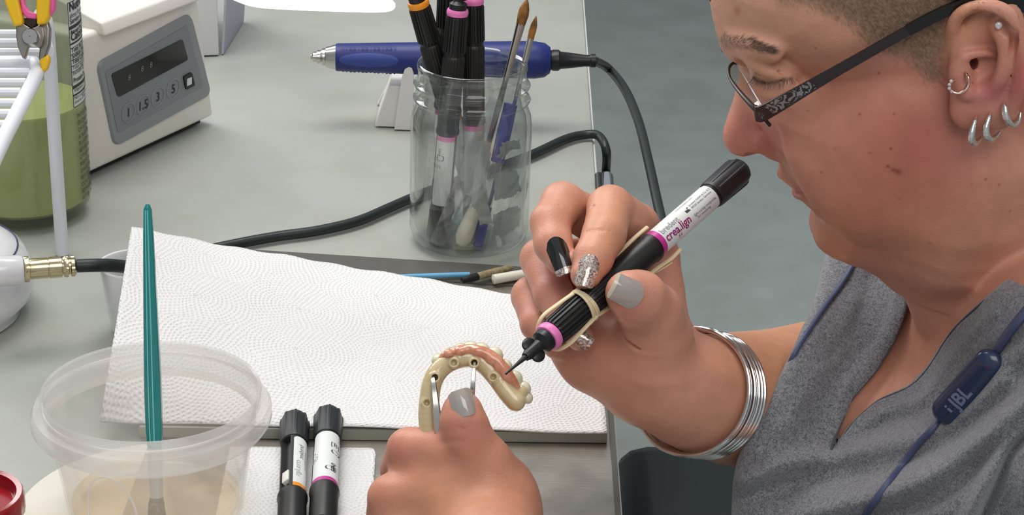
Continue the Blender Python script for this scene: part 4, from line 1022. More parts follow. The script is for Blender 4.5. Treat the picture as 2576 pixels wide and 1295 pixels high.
# ------------------------------------------------------------------ lamp head, chair, chrome bar
lp = thing('desk_lamp', 'slim lamp head with glowing white underside above the bench', 'lamp', K(820, 0, 1180))
path = smooth_path([K(430, -75, 1195), K(560, -30, 1190), (K(640, 0, 1185)), K(740, 8, 1180), K(840, 12, 1180), K(930, 14, 1180), K(994, 13, 1182)], 8)
mb = MB(); n = len(path); rr = [.0052 * (1 if i < n - 5 else math.sqrt(max(.02, 1 - ((i - n + 6) / 5.2) ** 2))) for i in range(n)]
mb.tube(path, rr, 24, sx=.75, sy=1.0, up=(0, 0, 1)); mb.build('diffuser', M_lamp, lp, world=True, smooth=180)
hp_ = [p + Vector((0, .006, .0068)) for p in path]
mb = MB(); mb.tube(hp_, [r * 1.15 for r in rr], 24, sx=.8, sy=1.6, up=(0, 0, 1)); mb.build('housing', M_lampb, lp, world=True, smooth=180)
mb = MB(); mb.rtube([hp_[0], hp_[0] + Vector((-.1, .02, .04)), hp_[0] + Vector((-.2, .3, .2)), hp_[0] + Vector((-.25, .55, .1)), Vector((-.42, 2.2, .001))], .007, 16); mb.build('arm', M_lampb, lp, world=True)
st = thing('stool', 'black vinyl stool seat below the bench edge', 'stool', (.34, 1.5, FZ))
s0 = K(1710, 1275, 1560)
zs = s0.z; ctr = K(1860, 1300, 1560)
mb = MB(); mb.box((ctr.x - .012, ctr.y + .02, zs - .05), (.084, .11, .045), bev=.030); seat = mb.build('seat', M_stool, st, world=True)
mb = MB(); mb.lathe([(.0003, FZ + .03), (.022, FZ + .03), (.022, zs - .09), (.0003, zs - .09)], 24, ctr.x, ctr.y + .02); mb.build('column', M_chrome, st, world=True)
for i in range(5):
    a_ = 2 * math.pi * i / 5; mb = MB(); c = Vector((ctr.x, ctr.y + .02, FZ + .05)); e_ = c + Vector((math.cos(a_) * .24, math.sin(a_) * .24, -.015)); mb.tube([c, e_], [.02, .012], 12); mb.tube([e_, e_ + Vector((0, 0, -.035))], .018, 12); mb.build('leg', M_stool, st, world=True)
a = P(1524, 446, -.02) ; a = K(1526, 442, 1545); b = K(1532, 560, 1500)
cbv = thing('chrome_tube', 'short chrome tube end sticking up beside the bench edge', 'tube', b)
mb = MB(); mb.tube([a, a.lerp(b, .03), b, b + Vector((0, 0, -.3))], [.0045, .0052, .0052, .0052], 24); mb.build('pipe', M_chrome, cbv, world=True)
mb = MB(); mb.tube([a + Vector((-.0062, 0, .0005)), b + Vector((-.0062, 0, 0))], .0030, 12); mb.build('backing', M_black, cbv, world=True)
# ================================================================== person
YH = 990.0
def H(px, py, l=0.0):
    """pixel on the plane l mm to the camera's side of the head's middle -> world mm"""
    return PY(px, py, (YH - l) / 1000) * 1000
def DY(px, py, Y):
    return pix(PY(px, py, Y))[2]
def ax(a, b, n): return np.concatenate([np.arange(a, b, n)])
# ---- head, neck and throat: world-aligned grid, finer at the face
def seg(*s):
    out = []
    for a, b, h in s: out += list(np.arange(a, b, h))
    return np.array(out)
hx0 = H(1800, 330).x
V = Vol(seg((hx0 - 8, hx0 + 150, .95), (hx0 + 150, hx0 + 240, 1.6)), YH + seg((-112, -66, 1.0), (-66, 66, 1.25), (66, 112, 1.8)), seg((0, 130, 1.6), (130, 290, .95), (290, 370, 2.0)))
YS = np.abs(V.a[1] - YH)
def xz(polys, l=0.0): return np.array([(H(x, y, l).x, H(x, y, l).z) for x, y in polys])
def layer(poly, l, L, R, k, sub=False, pad=12):
    q = xz(poly, l); lo, hi = q.min(0), q.max(0)
    sl = V._sl((lo[0] - pad, -1e9, lo[1] - pad), (hi[0] + pad, 1e9, hi[1] + pad)); X = V.a[0][sl[0]][:, None]; Z = V.a[2][sl[2]][None, :]
    s = poly_sd(X, Z, q); Lm = L(X, Z) if callable(L) else L * np.ones_like(s); Rm = R(X, Z) if callable(R) else R
    Rm = np.minimum(Rm, Lm * .98)
    a = (s + Rm)[:, None, :]; b = YS[None, :, None] - (Lm - Rm)[:, None, :]; Rm = (Rm * np.ones_like(s))[:, None, :]
    f = (np.sqrt(np.maximum(a, 0) ** 2 + np.maximum(b, 0) ** 2) + np.minimum(np.maximum(a, b), 0) - Rm).astype(np.float32)
    A = V.F[sl]; V.F[sl] = -smin(-A, f, k) if sub else smin(A, f, k)
def wmap(ctrl):
    """half-width map from (px,py,l) landmarks"""
    return rbf([(H(x, y, l).x, H(x, y, l).z) for x, y, l in ctrl], [l for x, y, l in ctrl], sc=40)
def both(c, r, M=None, k=3.0, sub=False):
    V.ell((c[0], c[1], c[2]), r, M, k, sub); V.ell((c[0], 2 * YH - c[1], c[2]), r, M, k, sub)
def bchain(pts, rad, k=3.0, sub=False, n=4):
    V.chain(pts, rad, k, n, sub); V.chain([(p[0], 2 * YH - p[1], p[2]) for p in pts], rad, k, n, sub)
def Rz(a):  # rotation in the XZ plane, degrees, positive tips the long axis up to the right
    a = R_(a); return np.array([[math.cos(a), 0, -math.sin(a)], [0, 1, 0], [math.sin(a), 0, math.cos(a)]])
# cranium and forehead
layer([(1783, -60), (1785, 0), (1793, 48), (1806, 88), (1815, 106), (1834, 124), (1880, 150), (1960, 175), (2060, 210), (2200, 240), (2400, 290), (2560, 330), (2720, 250), (2800, 50), (2800, -150), (2700, -330), (2450, -430), (2150, -400), (1930, -290), (1815, -150)], 0,
      wmap([(1900, -60, 62), (1900, 60, 58), (1840, 100, 52), (1960, 150, 56), (2100, 0, 69), (2100, 150, 66), (2300, 100, 70), (2300, -200, 72), (2500, 0, 76), (2600, 250, 70), (2750, 0, 62), (2100, -300, 60), (2500, -350, 62)]), 52, 6)
# midface: bridge, lips, chin, underjaw
mid = [(1832, 124), (1860, 142), (1868, 165), (1869, 215), (1888, 280), (1922, 352), (1952, 392), (1961, 405), (1966, 426), (1968, 438), (1976, 447), (1994, 459), (2004, 467), (2008, 475), (2010, 486), (2019, 500), (2036, 513), (2046, 524), (2050, 541), (2053, 571), (2064, 595), (2088, 622), (2120, 638), (2176, 652), (2224, 663), (2300, 670), (2420, 640), (2440, 300), (2300, 140), (2000, 100)]
layer(mid, 0, wmap([(1900, 200, 48), (1920, 330, 40), (1960, 420, 31), (2010, 500, 31), (2060, 590, 35), (2150, 640, 44), (2300, 660, 52), (2300, 300, 60), (2100, 300, 56)]), wmap([(1900, 200, 34), (1960, 420, 26), (2060, 590, 31), (2300, 660, 40), (2300, 300, 40), (2100, 300, 40)]), 5)
# cheek and jaw
cheek = [(1941, 292), (1958, 330), (1968, 376), (1984, 413), (2012, 462), (2036, 499), (2068, 535), (2106, 570), (2150, 610), (2200, 645), (2270, 676), (2340, 690), (2410, 668), (2500, 560), (2540, 420), (2520, 150), (2430, 40), (2300, 50), (2180, 110), (2060, 205), (1985, 255), (1955, 275)]
layer(cheek, 34, wmap([(1985, 330, 50), (2040, 270, 58), (2150, 250, 66), (2060, 440, 60), (2150, 400, 67), (2250, 330, 70), (2200, 560, 64), (2320, 600, 62), (2400, 500, 67), (2400, 300, 71), (2450, 200, 71), (2300, 120, 68.5), (2180, 150, 66), (2080, 215, 59)]), wmap([(1960, 330, 11), (2030, 480, 12), (2110, 570, 18), (2170, 620, 30), (2300, 660, 40), (2200, 400, 34), (2400, 400, 36), (2150, 220, 30), (2350, 150, 40)]), 5)
# eye socket, lids
both(H(1912, 170, 40), (11, 16, 8), k=9, sub=True)
both(H(1955, 186, 32), (13.2, 14.5, 12.5), k=4)
both(H(1935, 165, 36), (12, 15, 6), Rz(-15), k=6)
E = lambda x, y, l: tuple(H(x, y, l))
bchain([E(1903, 184, 44), E(1925, 181, 46), E(1955, 181, 48), E(1985, 184, 48)], [.7, .9, .9, .6], k=1.5, sub=True)
bchain([E(1893, 194, 40), E(1908, 205, 43), E(1932, 210, 45), E(1965, 204, 48), E(1992, 195, 50)], [.8, 1.1, 1.2, 1.1, .7], k=1.4, sub=True)
bchain([E(1915, 232, 40), E(1940, 238, 44), E(1975, 232, 47), E(2005, 218, 50)], [2.6, 3.2, 3, 2], k=7)
# brow ridge
bchain([E(1842, 108, 10), E(1862, 112, 27), E(1896, 118, 41), E(1945, 132, 52)], [5, 6, 6, 5], k=7)
# nose
nose = [(1852, 140), (1864, 165), (1863, 200), (1851, 230), (1840, 270), (1828, 305), (1823, 328), (1824, 352), (1831, 369), (1845, 381), (1866, 386), (1903, 382), (1940, 387), (1962, 378), (1990, 300), (1960, 200), (1900, 130)]
layer(nose, 0, wmap([(1866, 170, 7.5), (1864, 220, 9), (1850, 270, 9.5), (1838, 330, 11), (1850, 372, 10), (1890, 350, 13), (1930, 350, 17), (1930, 380, 15), (1920, 290, 14), (1950, 200, 16)]), 8.5, 5)
both(H(1928, 350, 13), (8.5, 6.0, 6.2), Rz(-8), k=4)
V.ell(H(1868, 346, 0), (9.3, 9.0, 8.6), None, 4)
bchain([E(1893, 352, 17), E(1900, 331, 17.5), E(1922, 318, 18), E(1948, 324, 20)], [.8, 1, 1.1, .8], k=2.2, sub=True)
both(H(1902, 388, 7), (6, 3.2, 4), k=2, sub=True)
# lips
bchain([E(1968, 439, 1), E(1980, 447, 9), E(2002, 466, 17), E(2024, 480, 22)], [1.8, 2, 2, 1.5], k=4)
bchain([E(2009, 485, 1), E(2014, 487, 9), E(2024, 492, 16)], [2.6, 2.8, 1.8], k=4)
bchain([E(2000, 469, 0), E(2004, 472, 9), E(2014, 478, 17), E(2026, 484, 24)], [.8, .9, .9, .7], k=1.2, sub=True)
both(H(2102, 588, 8), (11, 12, 10), k=8)
# ear
def ear(pts, rad, k=3.0, sub=False): bchain([E(*p) for p in pts], rad, k, sub)
both(H(2470, 150, 76), (15, 6, 27), Rz(-4), k=3)
both(H(2515, 140, 80), (11, 5, 26), Rz(-6), k=3)
ear([(2400, 150, 70), (2394, 105, 73), (2398, 62, 79), (2424, 32, 83), (2472, 18, 86), (2515, 24, 88), (2547, 50, 89), (2562, 92, 89), (2569, 140, 89), (2566, 200, 87), (2554, 248, 84), (2535, 284, 81)], [2.6, 3.0, 3.3, 3.6, 3.8, 3.8, 3.8, 3.6, 3.4, 3.4, 3.6, 4], 4.5)
both(H(2462, 274, 78), (13.5, 4.6, 11), Rz(12), k=3); both(H(2510, 268, 80), (10, 4.6, 12), Rz(20), k=3)
both(H(2435, 250, 76), (8, 5, 13), k=4)
both(H(2478, 165, 85), (14.5, 7.5, 16), Rz(-10), k=2.5, sub=True)
both(H(2455, 90, 86), (11, 6, 10.5), Rz(-40), k=2.5, sub=True)
both(H(2536, 140, 88), (3.4, 4.5, 21), Rz(-8), k=2, sub=True)
both(H(2500, 62, 88), (13, 4.5, 5), Rz(-22), k=2, sub=True)
ear([(2505, 70, 84), (2522, 108, 86), (2524, 155, 86), (2512, 198, 85), (2488, 222, 82), (2458, 232, 80)], [2.2, 2.8, 3.0, 3.2, 3.0, 2.4], 6)
ear([(2425, 142, 80), (2445, 136, 80), (2478, 134, 80), (2505, 140, 79)], [2.6, 2.4, 2.0, 1.2], 2.5)
both(H(2436, 156, 74), (4.2, 9, 4.6), k=1.5, sub=True)
both(H(2416, 185, 79), (5.4, 3.8, 8), Rz(10), k=4)
both(H(2432, 232, 82), (4, 3.4, 4), k=3)
# neck
V.chain([E(2660, 200, 0), E(2650, 500, 0), E(2640, 760, 0), E(2680, 1000, 0)], [58, 60, 62, 75], k=30, n=2)
bchain([E(2440, 420, 50), E(2410, 560, 48), E(2380, 640, 40)], [18, 18, 16], k=24, n=2)
V.chain([E(2330, 640, 0), E(2420, 700, 0), E(2500, 900, 0)], [24, 32, 30], k=22, n=2)
bchain([E(2570, 420, 50), E(2510, 620, 40), E(2430, 780, 16)], [8, 7, 5], k=18, n=3)
# throat and upper chest follow the camera-side surface described by DS
chest_pts = [(2070, 655, 1.05), (2010, 830, .985), (1920, 1010, .955), (1850, 1180, .94), (1840, 1295, .93), (2285, 690, 1.035), (2180, 830, 1.012), (2240, 890, .998), (2100, 1110, .962), (2330, 960, .958), (2400, 800, .945), (2470, 730, .925), (2576, 690, .905), (2576, 900, .872), (2500, 1100, .862), (2300, 1200, .885), (2080, 1240, .925), (2576, 1295, .85), (2300, 1400, .87), (1900, 1400, .94), (2750, 800, .86), (2750, 1200, .84), (3000, 800, .90), (3000, 1300, .89)]
DSf = rbf([(x, y) for x, y, Y in chest_pts], [DY(x, y, Y) for x, y, Y in chest_pts], sc=300, smooth=.02)
def world_px(X, Y, Z):
    x, y, z = X / 1000 - CM[0, 3], Y / 1000 - CM[1, 3], Z / 1000 - CM[2, 3]
    c = [CM[0, i] * x + CM[1, i] * y + CM[2, i] * z for i in range(3)]
    d = -c[2]; return CX + c[0] / d * F_, CY - c[1] / d * F_, d * 1000
chest_poly = [(2210, 700), (2340, 660), (2480, 640), (2640, 640), (2640, 1100), (2400, 1180), (2140, 1190), (2060, 1120), (2110, 950)]
cp_ = np.array([tuple(K(x, y, DSf(x, y) + o)) for x, y in chest_poly for o in (0, 90)]) * 1000
def chestf(X, Y, Z):
    px, py, d = world_px(X, Y, Z); s = poly_sd(px, py, chest_poly) / 4.8; b = DSf(px, py) + 9 - d; b = np.maximum(b, d - DSf(px, py) - 110); R = 14
    return np.sqrt(np.maximum(s + R, 0) ** 2 + np.maximum(b + R, 0) ** 2) + np.minimum(np.maximum(s + R, b + R), 0) - R
V.op(chestf, cp_.min(0), cp_.max(0), 10)
hp_, hq_ = V.mesh(); hp_ = relax(hp_, hq_, 2); head_w = hp_ / 1000.0; head_q = hq_
print('head', len(head_w)); del V
# ---- right hand and forearm (camera-warped grid, reference depth 1040)
D0 = 1040.0
def u_(x, y, d, D=D0): return ((x - CX) * D / F_, (y - CY) * D / F_, d)
def warp_vol(x0, x1, y0, y1, d0, d1, h, D=D0):
    return Vol(np.arange((x0 - CX) * D / F_, (x1 - CX) * D / F_, h), np.arange((y0 - CY) * D / F_, (y1 - CY) * D / F_, h), np.arange(d0, d1, h))
V2 = warp_vol(1255, 2260, 430, 1330, 995, 1325, 1.1)
def finger(V_, pts, rad, k=3, kin=2.2, D=D0): V_.chain([u_(*p, D) for p in pts], rad, k, 1, kin=kin)
# palm
V2.ell(u_(1590, 850, 1082), (29, 27, 15), None, 8)
V2.ell(u_(1640, 760, 1092), (16, 34, 14), None, 10)
V2.ell(u_(1495, 880, 1073), (18, 22, 14), np.array([[.8, -.6, 0], [.6, .8, 0], [0, 0, 1]]), 10)
V2.chain([u_(1500, 760, 1088), u_(1440, 850, 1078)], [16, 14], 10)
V2.chain([u_(1540, 910, 1074), u_(1620, 950, 1070), u_(1690, 965, 1070), u_(1760, 990, 1086), u_(1850, 1003, 1120), u_(1960, 1008, 1172), u_(2100, 1000, 1235), u_(2240, 1000, 1270)], [17, 25, 28, 31, 35, 38, 42, 46], 12, 10)
# pinky, ring, middle, index (MCP, PIP, DIP, tip)
finger(V2, [(1560, 760, 1112), (1450, 720, 1108), (1336, 745, 1088), (1352, 815, 1070), (1400, 868, 1060)], [12, 10, 10.2, 8.8, 7.4], 5)
finger(V2, [(1590, 700, 1112), (1480, 650, 1108), (1362, 652, 1080), (1392, 740, 1058), (1432, 810, 1046), (1458, 848, 1040)], [13, 11, 11, 10.2, 9.2, 7.2], 3)
finger(V2, [(1600, 640, 1108), (1500, 560, 1092), (1415, 512, 1066), (1385, 560, 1050), (1392, 615, 1040), (1412, 655, 1034)], [13, 11.5, 11.3, 10.6, 10.0, 8.0], 2.2)
finger(V2, [(1640, 650, 1096), (1600, 570, 1082), (1535, 524, 1058), (1520, 590, 1040), (1492, 650, 1028), (1474, 690, 1022)], [13.5, 12.2, 12.0, 11.4, 10.4, 8.2], 2.2)
# index base behind pen, web to thumb
V2.chain([u_(1640, 640, 1098), u_(1655, 740, 1096), u_(1650, 830, 1085)], [12, 12, 16], 8)
# thumb
finger(V2, [(1650, 900, 1056), (1652, 850, 1048), (1640, 790, 1036), (1606, 752, 1022), (1578, 736, 1014)], [23, 18, 15.5, 14.2, 11.5], 7, kin=6)
V2.ell(u_(1580, 890, 1060), (20, 20, 14), None, 10)
# creases
def crease(V_, pts, r=.7, k=1.6, D=D0): V_.chain([u_(*p, D) for p in pts], [r] * len(pts), k, 4, sub=True)
crease(V2, [(1582, 806, 1027), (1598, 832, 1029.5), (1628, 849, 1032), (1670, 850, 1034), (1698, 838, 1042)], .9, 3.5)
crease(V2, [(1560, 828, 1042), (1600, 868, 1034), (1660, 880, 1033), (1700, 868, 1042)], .8, 3)
crease(V2, [(1510, 845, 1060), (1530, 910, 1057), (1570, 950, 1056), (1620, 975, 1050)], 1.0, 4)
for yy in (586, 600): crease(V2, [(1474, yy, 1031), (1500, yy - 4, 1028), (1530, yy - 2, 1029), (1552, yy + 2, 1034)], .35, 1.5)
for yy in (520, 532, 543): crease(V2, [(1360, yy + 10, 1050), (1385, yy, 1046), (1420, yy + 4, 1048)], .3, 1.5)
crease(V2, [(1490, 520, 1046), (1530, 512, 1045), (1570, 520, 1050)], .35, 1.5)
p2, q2 = V2.mesh(); p2 = relax(p2, q2, 2); rh_w = to_world(p2, D0); rh_q = q2; print('rhand', len(p2)); del V2
# ---- left hand (reference depth 1000)
D1 = 1000.0
V3 = warp_vol(880, 2150, 950, 1950, 810, 1080, 1.3, D1)
U = lambda x, y, d: u_(x, y, d, D1)
V3.ell(U(1165, 1255, 1012), (31, 30, 21), None, 8)
V3.ell(U(1225, 1320, 1010), (24, 36, 20), np.array([[.93, -.35, 0], [.35, .93, 0], [0, 0, 1]]), 8)
V3.chain([U(1200, 1180, 1010), U(1110, 1140, 1004), U(1030, 1132, 1008), U(1010, 1180, 1030)], [15, 13.5, 11.5, 11], 8)
V3.chain([U(1190, 1260, 1012), U(1080, 1240, 1006), U(985, 1252, 1004), U(975, 1300, 1016)], [18, 16, 12, 11], 8)
V3.chain([U(1190, 1340, 1012), U(1090, 1330, 1010), U(1000, 1345, 1002), U(990, 1390, 1006)], [18, 15, 12, 11], 8)
V3.chain([U(1120, 1190, 1034), U(1110, 1260, 1026), U(1110, 1340, 1016)], [13, 14, 13], 12)
V3.chain([U(1255, 1250, 1006), U(1218, 1165, 1000), U(1176, 1095, 994), U(1164, 1055, 992), U(1163, 1028, 992)], [16, 13.5, 11.4, 10.8, 9.0], 5, 1, kin=5)
V3.chain([U(1210, 1330, 1005), U(1270, 1450, 960), U(1420, 1640, 905), U(1700, 1790, 860), U(2140, 1760, 870)], [28, 26, 31, 36, 40], 14, 8)
V3.chain([U(1112, 1114, 990), U(1150, 1108, 983.6), U(1195, 1113, 985)], [.45, .45, .45], 2, 4, sub=True)
V3.chain([U(1148, 1077, 983.5), U(1168, 1073, 982), U(1192, 1079, 984)], [.4, .4, .4], 2, 4, sub=True)
p3, q3 = V3.mesh(); p3 = relax(p3, q3, 2); lh_w = to_world(p3, D1); lh_q = q3; print('lhand', len(p3)); del V3
# ---- join and colour
allp = np.concatenate([head_w, rh_w, lh_w]); allq = np.concatenate([head_q, rh_q + len(head_w), lh_q + len(head_w) + len(rh_w)])
def tone(W):
    px, py, d = wpix(W); base = np.array(srgb('#c9917b')[:3]); c = np.tile(base, (len(W), 1)); fr = np.full(len(W), .12)
    def blob(x, y, rx, ry, col, s, rot=0.0, sel=None):
        nonlocal c
        a = R_(rot); dx, dy = px - x, py - y; u = (dx * math.cos(a) + dy * math.sin(a)) / rx; v = (-dx * math.sin(a) + dy * math.cos(a)) / ry
        w = np.exp(-(u * u + v * v)) * s
        if sel is not None: w = w * sel
        c = c * (1 - w[:, None]) + np.array(srgb(col)[:3]) * w[:, None]; return w
    n1, n2 = len(head_w), len(head_w) + len(rh_w); idx = np.arange(len(W)); hd = (idx < n1).astype(float); r = ((idx >= n1) & (idx < n2)).astype(float); l = (idx >= n2).astype(float)
    blob(1930, 40, 220, 150, '#cf9c80', .7, 0, hd)
    blob(2290, 390, 190, 230, '#b4645a', .85, 15, hd); blob(2210, 520, 140, 130, '#b4705a', .6, 0, hd); blob(2130, 330, 120, 90, '#bf7a64', .5, 0, hd)
    blob(1870, 330, 80, 70, '#c87a70', .75, 0, hd); blob(1945, 350, 40, 50, '#b8645a', .5, 0, hd)
    blob(2005, 488, 16, 20, '#c0706a', .85, 30, hd); blob(1975, 425, 40, 30, '#c98f70', .4, 0, hd)
    blob(1940, 180, 60, 34, '#c79376', .7, 0, hd); blob(1940, 248, 40, 20, '#d3a283', .5, 0, hd)
    blob(2100, 600, 70, 50, '#cb8a68', .6, 0, hd); blob(2350, 600, 150, 90, '#b88061', .5, 0, hd)
    blob(2490, 130, 60, 100, '#c27a68', .55, 0, hd); blob(2505, 230, 55, 40, '#b3606a', .7, 0, hd); blob(2566, 200, 20, 90, '#b84c50', .6, 0, hd); blob(2430, 60, 50, 50, '#cf9062', .6, 0, hd)
    blob(2380, 880, 160, 220, '#d2937a', .8, 0, hd); blob(1855, 28, 10, 12, '#b0604c', .7, 0, hd)
    fr = fr + hd * .75 * np.exp(-(((px - 2290) / 260) ** 2 + ((py - 400) / 300) ** 2))
    # closed-shaven side of the head
    hs = poly_sd(px, py, HAIR) * hd; w = np.clip(-hs / 45 + .15, 0, 1) * .6 * (py < 300); c = c * (1 - w[:, None]) + np.array(srgb('#8a705a')[:3]) * w[:, None]
    # lash line and brow
    for q, th, s in ((LASH, 4, .75), (BROW, 15, .5)):
        q = np.array(q, float); dd = np.full(len(W), 1e9)
        for i in range(len(q) - 1):
            e = q[i + 1] - q[i]; t = np.clip(((px - q[i, 0]) * e[0] + (py - q[i, 1]) * e[1]) / (e @ e), 0, 1); dd = np.minimum(dd, np.hypot(px - q[i, 0] - e[0] * t, py - q[i, 1] - e[1] * t))
        w = np.exp(-(dd / th) ** 2) * s * hd; c = c * (1 - w[:, None]) + np.array(srgb('#5e4a40')[:3]) * w[:, None]
    for x, y, rr, s in ((2258, 432, 12, .8), (2247, 427, 7, .7), (2052, 122, 4, .6), (2100, 375, 5, .4), (2262, 500, 5, .4), (2338, 612, 6, .4), (2032, 278, 4, .6), (2190, 385, 5, .5)): blob(x, y, rr, rr * .6, '#7c3a2c', s, 20, hd)
    # right hand
    blob(1350, 600, 120, 160, '#c98a70', .5, 0, r); blob(1400, 690, 60, 90, '#c98578', .6, 0, r); blob(1320, 770, 60, 90, '#c0806c', .5, 0, r); blob(1530, 550, 60, 120, '#cc9470', .6, 0, r)
    blob(1560, 760, 60, 60, '#c47c68', .6, 0, r); blob(1540, 860, 110, 100, '#c48a78', .6, 0, r); blob(1950, 900, 150, 160, '#d0946a', .7, 0, r)
    # left hand
    blob(1150, 1240, 260, 200, '#c08468', .9, 0, l); blob(1150, 1080, 70, 50, '#c27a6c', .6, 0, l); blob(985, 1130, 60, 50, '#b8705e', .6, 0, l); blob(1060, 1100, 60, 30, '#c98a74', .5, 0, l); blob(950, 1250, 40, 50, '#b8745e', .5, 0, l); blob(1150, 1280, 80, 60, '#c89070', .6, 0, l)
    return np.concatenate([c, fr[:, None]], 1)
HAIR = [(1940, -60), (1952, 4), (2010, 10), (2060, 28), (2110, 52), (2148, 84), (2172, 112), (2215, 135), (2270, 148), (2330, 205), (2368, 215), (2378, 120), (2395, 50), (2440, 10), (2500, -8), (2620, -10), (2640, 150), (2620, 300), (2900, 300), (2900, -500), (1900, -500)]
LASH = [(1895, 193), (1908, 204), (1930, 209), (1962, 204), (1992, 196)]
BROW = [(1813, 100), (1850, 106), (1885, 110), (1912, 122), (1945, 128)]
hc = H(2250, 200, 0) / 1000
person = thing('person', 'person in grey scrub top and glasses bending over the bench, holding a dispensing pen', 'person', (.33, 1.02, FZ + .45))
body = vmesh('body', allp, allq, M_skin, person, colors={'tone': tone(allp)})
# ---- surface lookup for hair, brows, nails, jewellery
from mathutils.bvhtree import BVHTree
BV = BVHTree.FromPolygons([tuple(p) for p in head_w], [tuple(int(i) for i in q) for q in head_q])
def hit(px, py):
    r = ray(px, py).normalized(); h = BV.ray_cast(cam_m.translation, r); return (h[0], h[1]) if h[0] is not None else (None, None)
def strands(name, seeds, mat_, width, length, dirf, lift, seed=1, curl=.25):
    rn = random.Random(seed); mb = MB()
    for (p, n) in seeds:
        t = dirf(p, n, rn); t = (t - n * t.dot(n)); 
        if t.length < 1e-6: continue
        t = (t.normalized() + n * lift * rn.uniform(.6, 1.4)).normalized(); L = length * rn.uniform(.6, 1.15); w = n.cross(t).normalized() * width
        a = p - n * .0002; m_ = p + t * L * .5 ; e = p + t * L - n * L * curl * .5
        mb.add([a - w, a + w, m_ + w * .7, m_ - w * .7, e, a + n * width * 1.5, m_ + n * width], [(0, 1, 2, 3), (3, 2, 4), (1, 5, 6, 2), (5, 0, 3, 6), (2, 6, 4), (6, 3, 4)])
    return mb.build(name, mat_, person, world=True, smooth=0)
CR = cam_m.to_3x3(); cR, cU = CR @ Vector((1, 0, 0)), CR @ Vector((0, 1, 0))
rn = random.Random(7); seeds = []
hn = np.array([(x, y) for x, y in HAIR], float)
while len(seeds) < 15000:
    x, y = rn.uniform(1900, 2640), rn.uniform(-70, 230)
    s = float(poly_sd(np.array([x]), np.array([y]), HAIR)[0])
    if s > 8 or rn.random() > min(1, max(.06, -s / 55 + .10)): continue
    p, n = hit(x, y)
    if p is None: continue
    if x > 2372 and y > 6: continue
    seeds.append((p, n))
# the rest of the cropped head, out of the picture
idx = np.random.RandomState(3).permutation(len(head_w))[:150000]; px_, py_, d_ = wpix(head_w[idx]); 
keep = (poly_sd(px_, py_, HAIR) < 0) & ((py_ < -68) | (px_ > 2636)); k_ = idx[keep][:14000]
for i in k_:
    p = Vector(head_w[i]); n = (p - Vector((H(2350, -20, 0) / 1000))).normalized(); seeds.append((p, n))
strands('hair', seeds, M_hair, .00006, .0036, lambda p, n, rn: cR * (.55 + rn.uniform(-.3, .3)) - cU * (.75 + rn.uniform(-.3, .3)), .3)
seeds = []
while len(seeds) < 560:
    i = rn.randrange(len(BROW) - 1); t = rn.random(); a, b = BROW[i], BROW[i + 1]; th = [11, 13, 12, 9, 4][i] * (1 - t) + [11, 13, 12, 9, 4][i + 1] * t
    x = a[0] + (b[0] - a[0]) * t; y = a[1] + (b[1] - a[1]) * t + rn.uniform(-th, th); p, n = hit(x, y)
    if p is not None: seeds.append((p, n))
strands('eyebrow', seeds, M_brow, .00006, .0055, lambda p, n, rn: cR + cU * rn.uniform(-.45, .25), .12, 2)
mb = MB()
for i in range(46):
    t = i / 45 * (len(LASH) - 1); j = min(int(t), len(LASH) - 2); f = t - j; x = LASH[j][0] + (LASH[j + 1][0] - LASH[j][0]) * f; y = LASH[j][1] + (LASH[j + 1][1] - LASH[j][1]) * f
    p, n = hit(x, y)
    if p is None: continue
    d_ = (-cU * 1.0 - cR * (.35 - t * .12) + n * .7 + cR * rn.uniform(-.15, .15)).normalized(); L = .0058 * rn.uniform(.7, 1.1)
    mb.tube([p, p + d_ * L * .5, p + d_ * L + cU * L * .12 - cR * L * .05], [.00013, .0001, .00003], 5)
mb.build('eyelashes', M_brow, person, world=True)
# ================================================================== clothing
V4 = warp_vol(1815, 3060, 575, 1560, 850, 1330, 1.45, 1050.0)
X4, Y4 = V4.a[0][:, None], V4.a[1][None, :]; PX4, PY4 = X4 / 1050 * F_ + CX, Y4 / 1050 * F_ + CY
sc_out = [(2078, 640), (2066, 685), (2052, 740), (2034, 790), (2014, 832), (1990, 888), (1958, 948), (1922, 1008), (1893, 1060), (1870, 1112), (1852, 1165), (1843, 1215), (1840, 1295), (1850, 1540), (3030, 1540), (3030, 850), (2850, 800), (2700, 762), (2576, 708), (2541, 692), (2420, 650), (2290, 600), (2150, 590)]
vcut = [(2292, 690), (2287, 750), (2276, 798), (2249, 863), (2206, 933), (2147, 1002), (2120, 1061), (2093, 1132), (2122, 1088), (2147, 1056), (2206, 1005), (2287, 968), (2335, 917), (2372, 858), (2405, 815), (2469, 756), (2541, 694), (2545, 560), (2292, 560)]
s4 = poly_sd(PX4, PY4, sc_out) * .21; D4 = DSf(PX4, PY4)
def fold(pts, amp, wd):
    """a soft ridge (amp>0) or crease (amp<0) along a pixel path"""
    q = np.array([tuple(p)[:2] for p in smooth_path([(x, y, 0) for x, y in pts], 6)]); dd = np.full(D4.shape, 1e9); side = None
    for i in range(len(q) - 1):
        e = q[i + 1] - q[i]; t = np.clip(((PX4 - q[i, 0]) * e[0] + (PY4 - q[i, 1]) * e[1]) / (e @ e + 1e-9), 0, 1); dd = np.minimum(dd, np.hypot(PX4 - q[i, 0] - e[0] * t, PY4 - q[i, 1] - e[1] * t))
    return -amp * np.exp(-(dd / wd) ** 2)
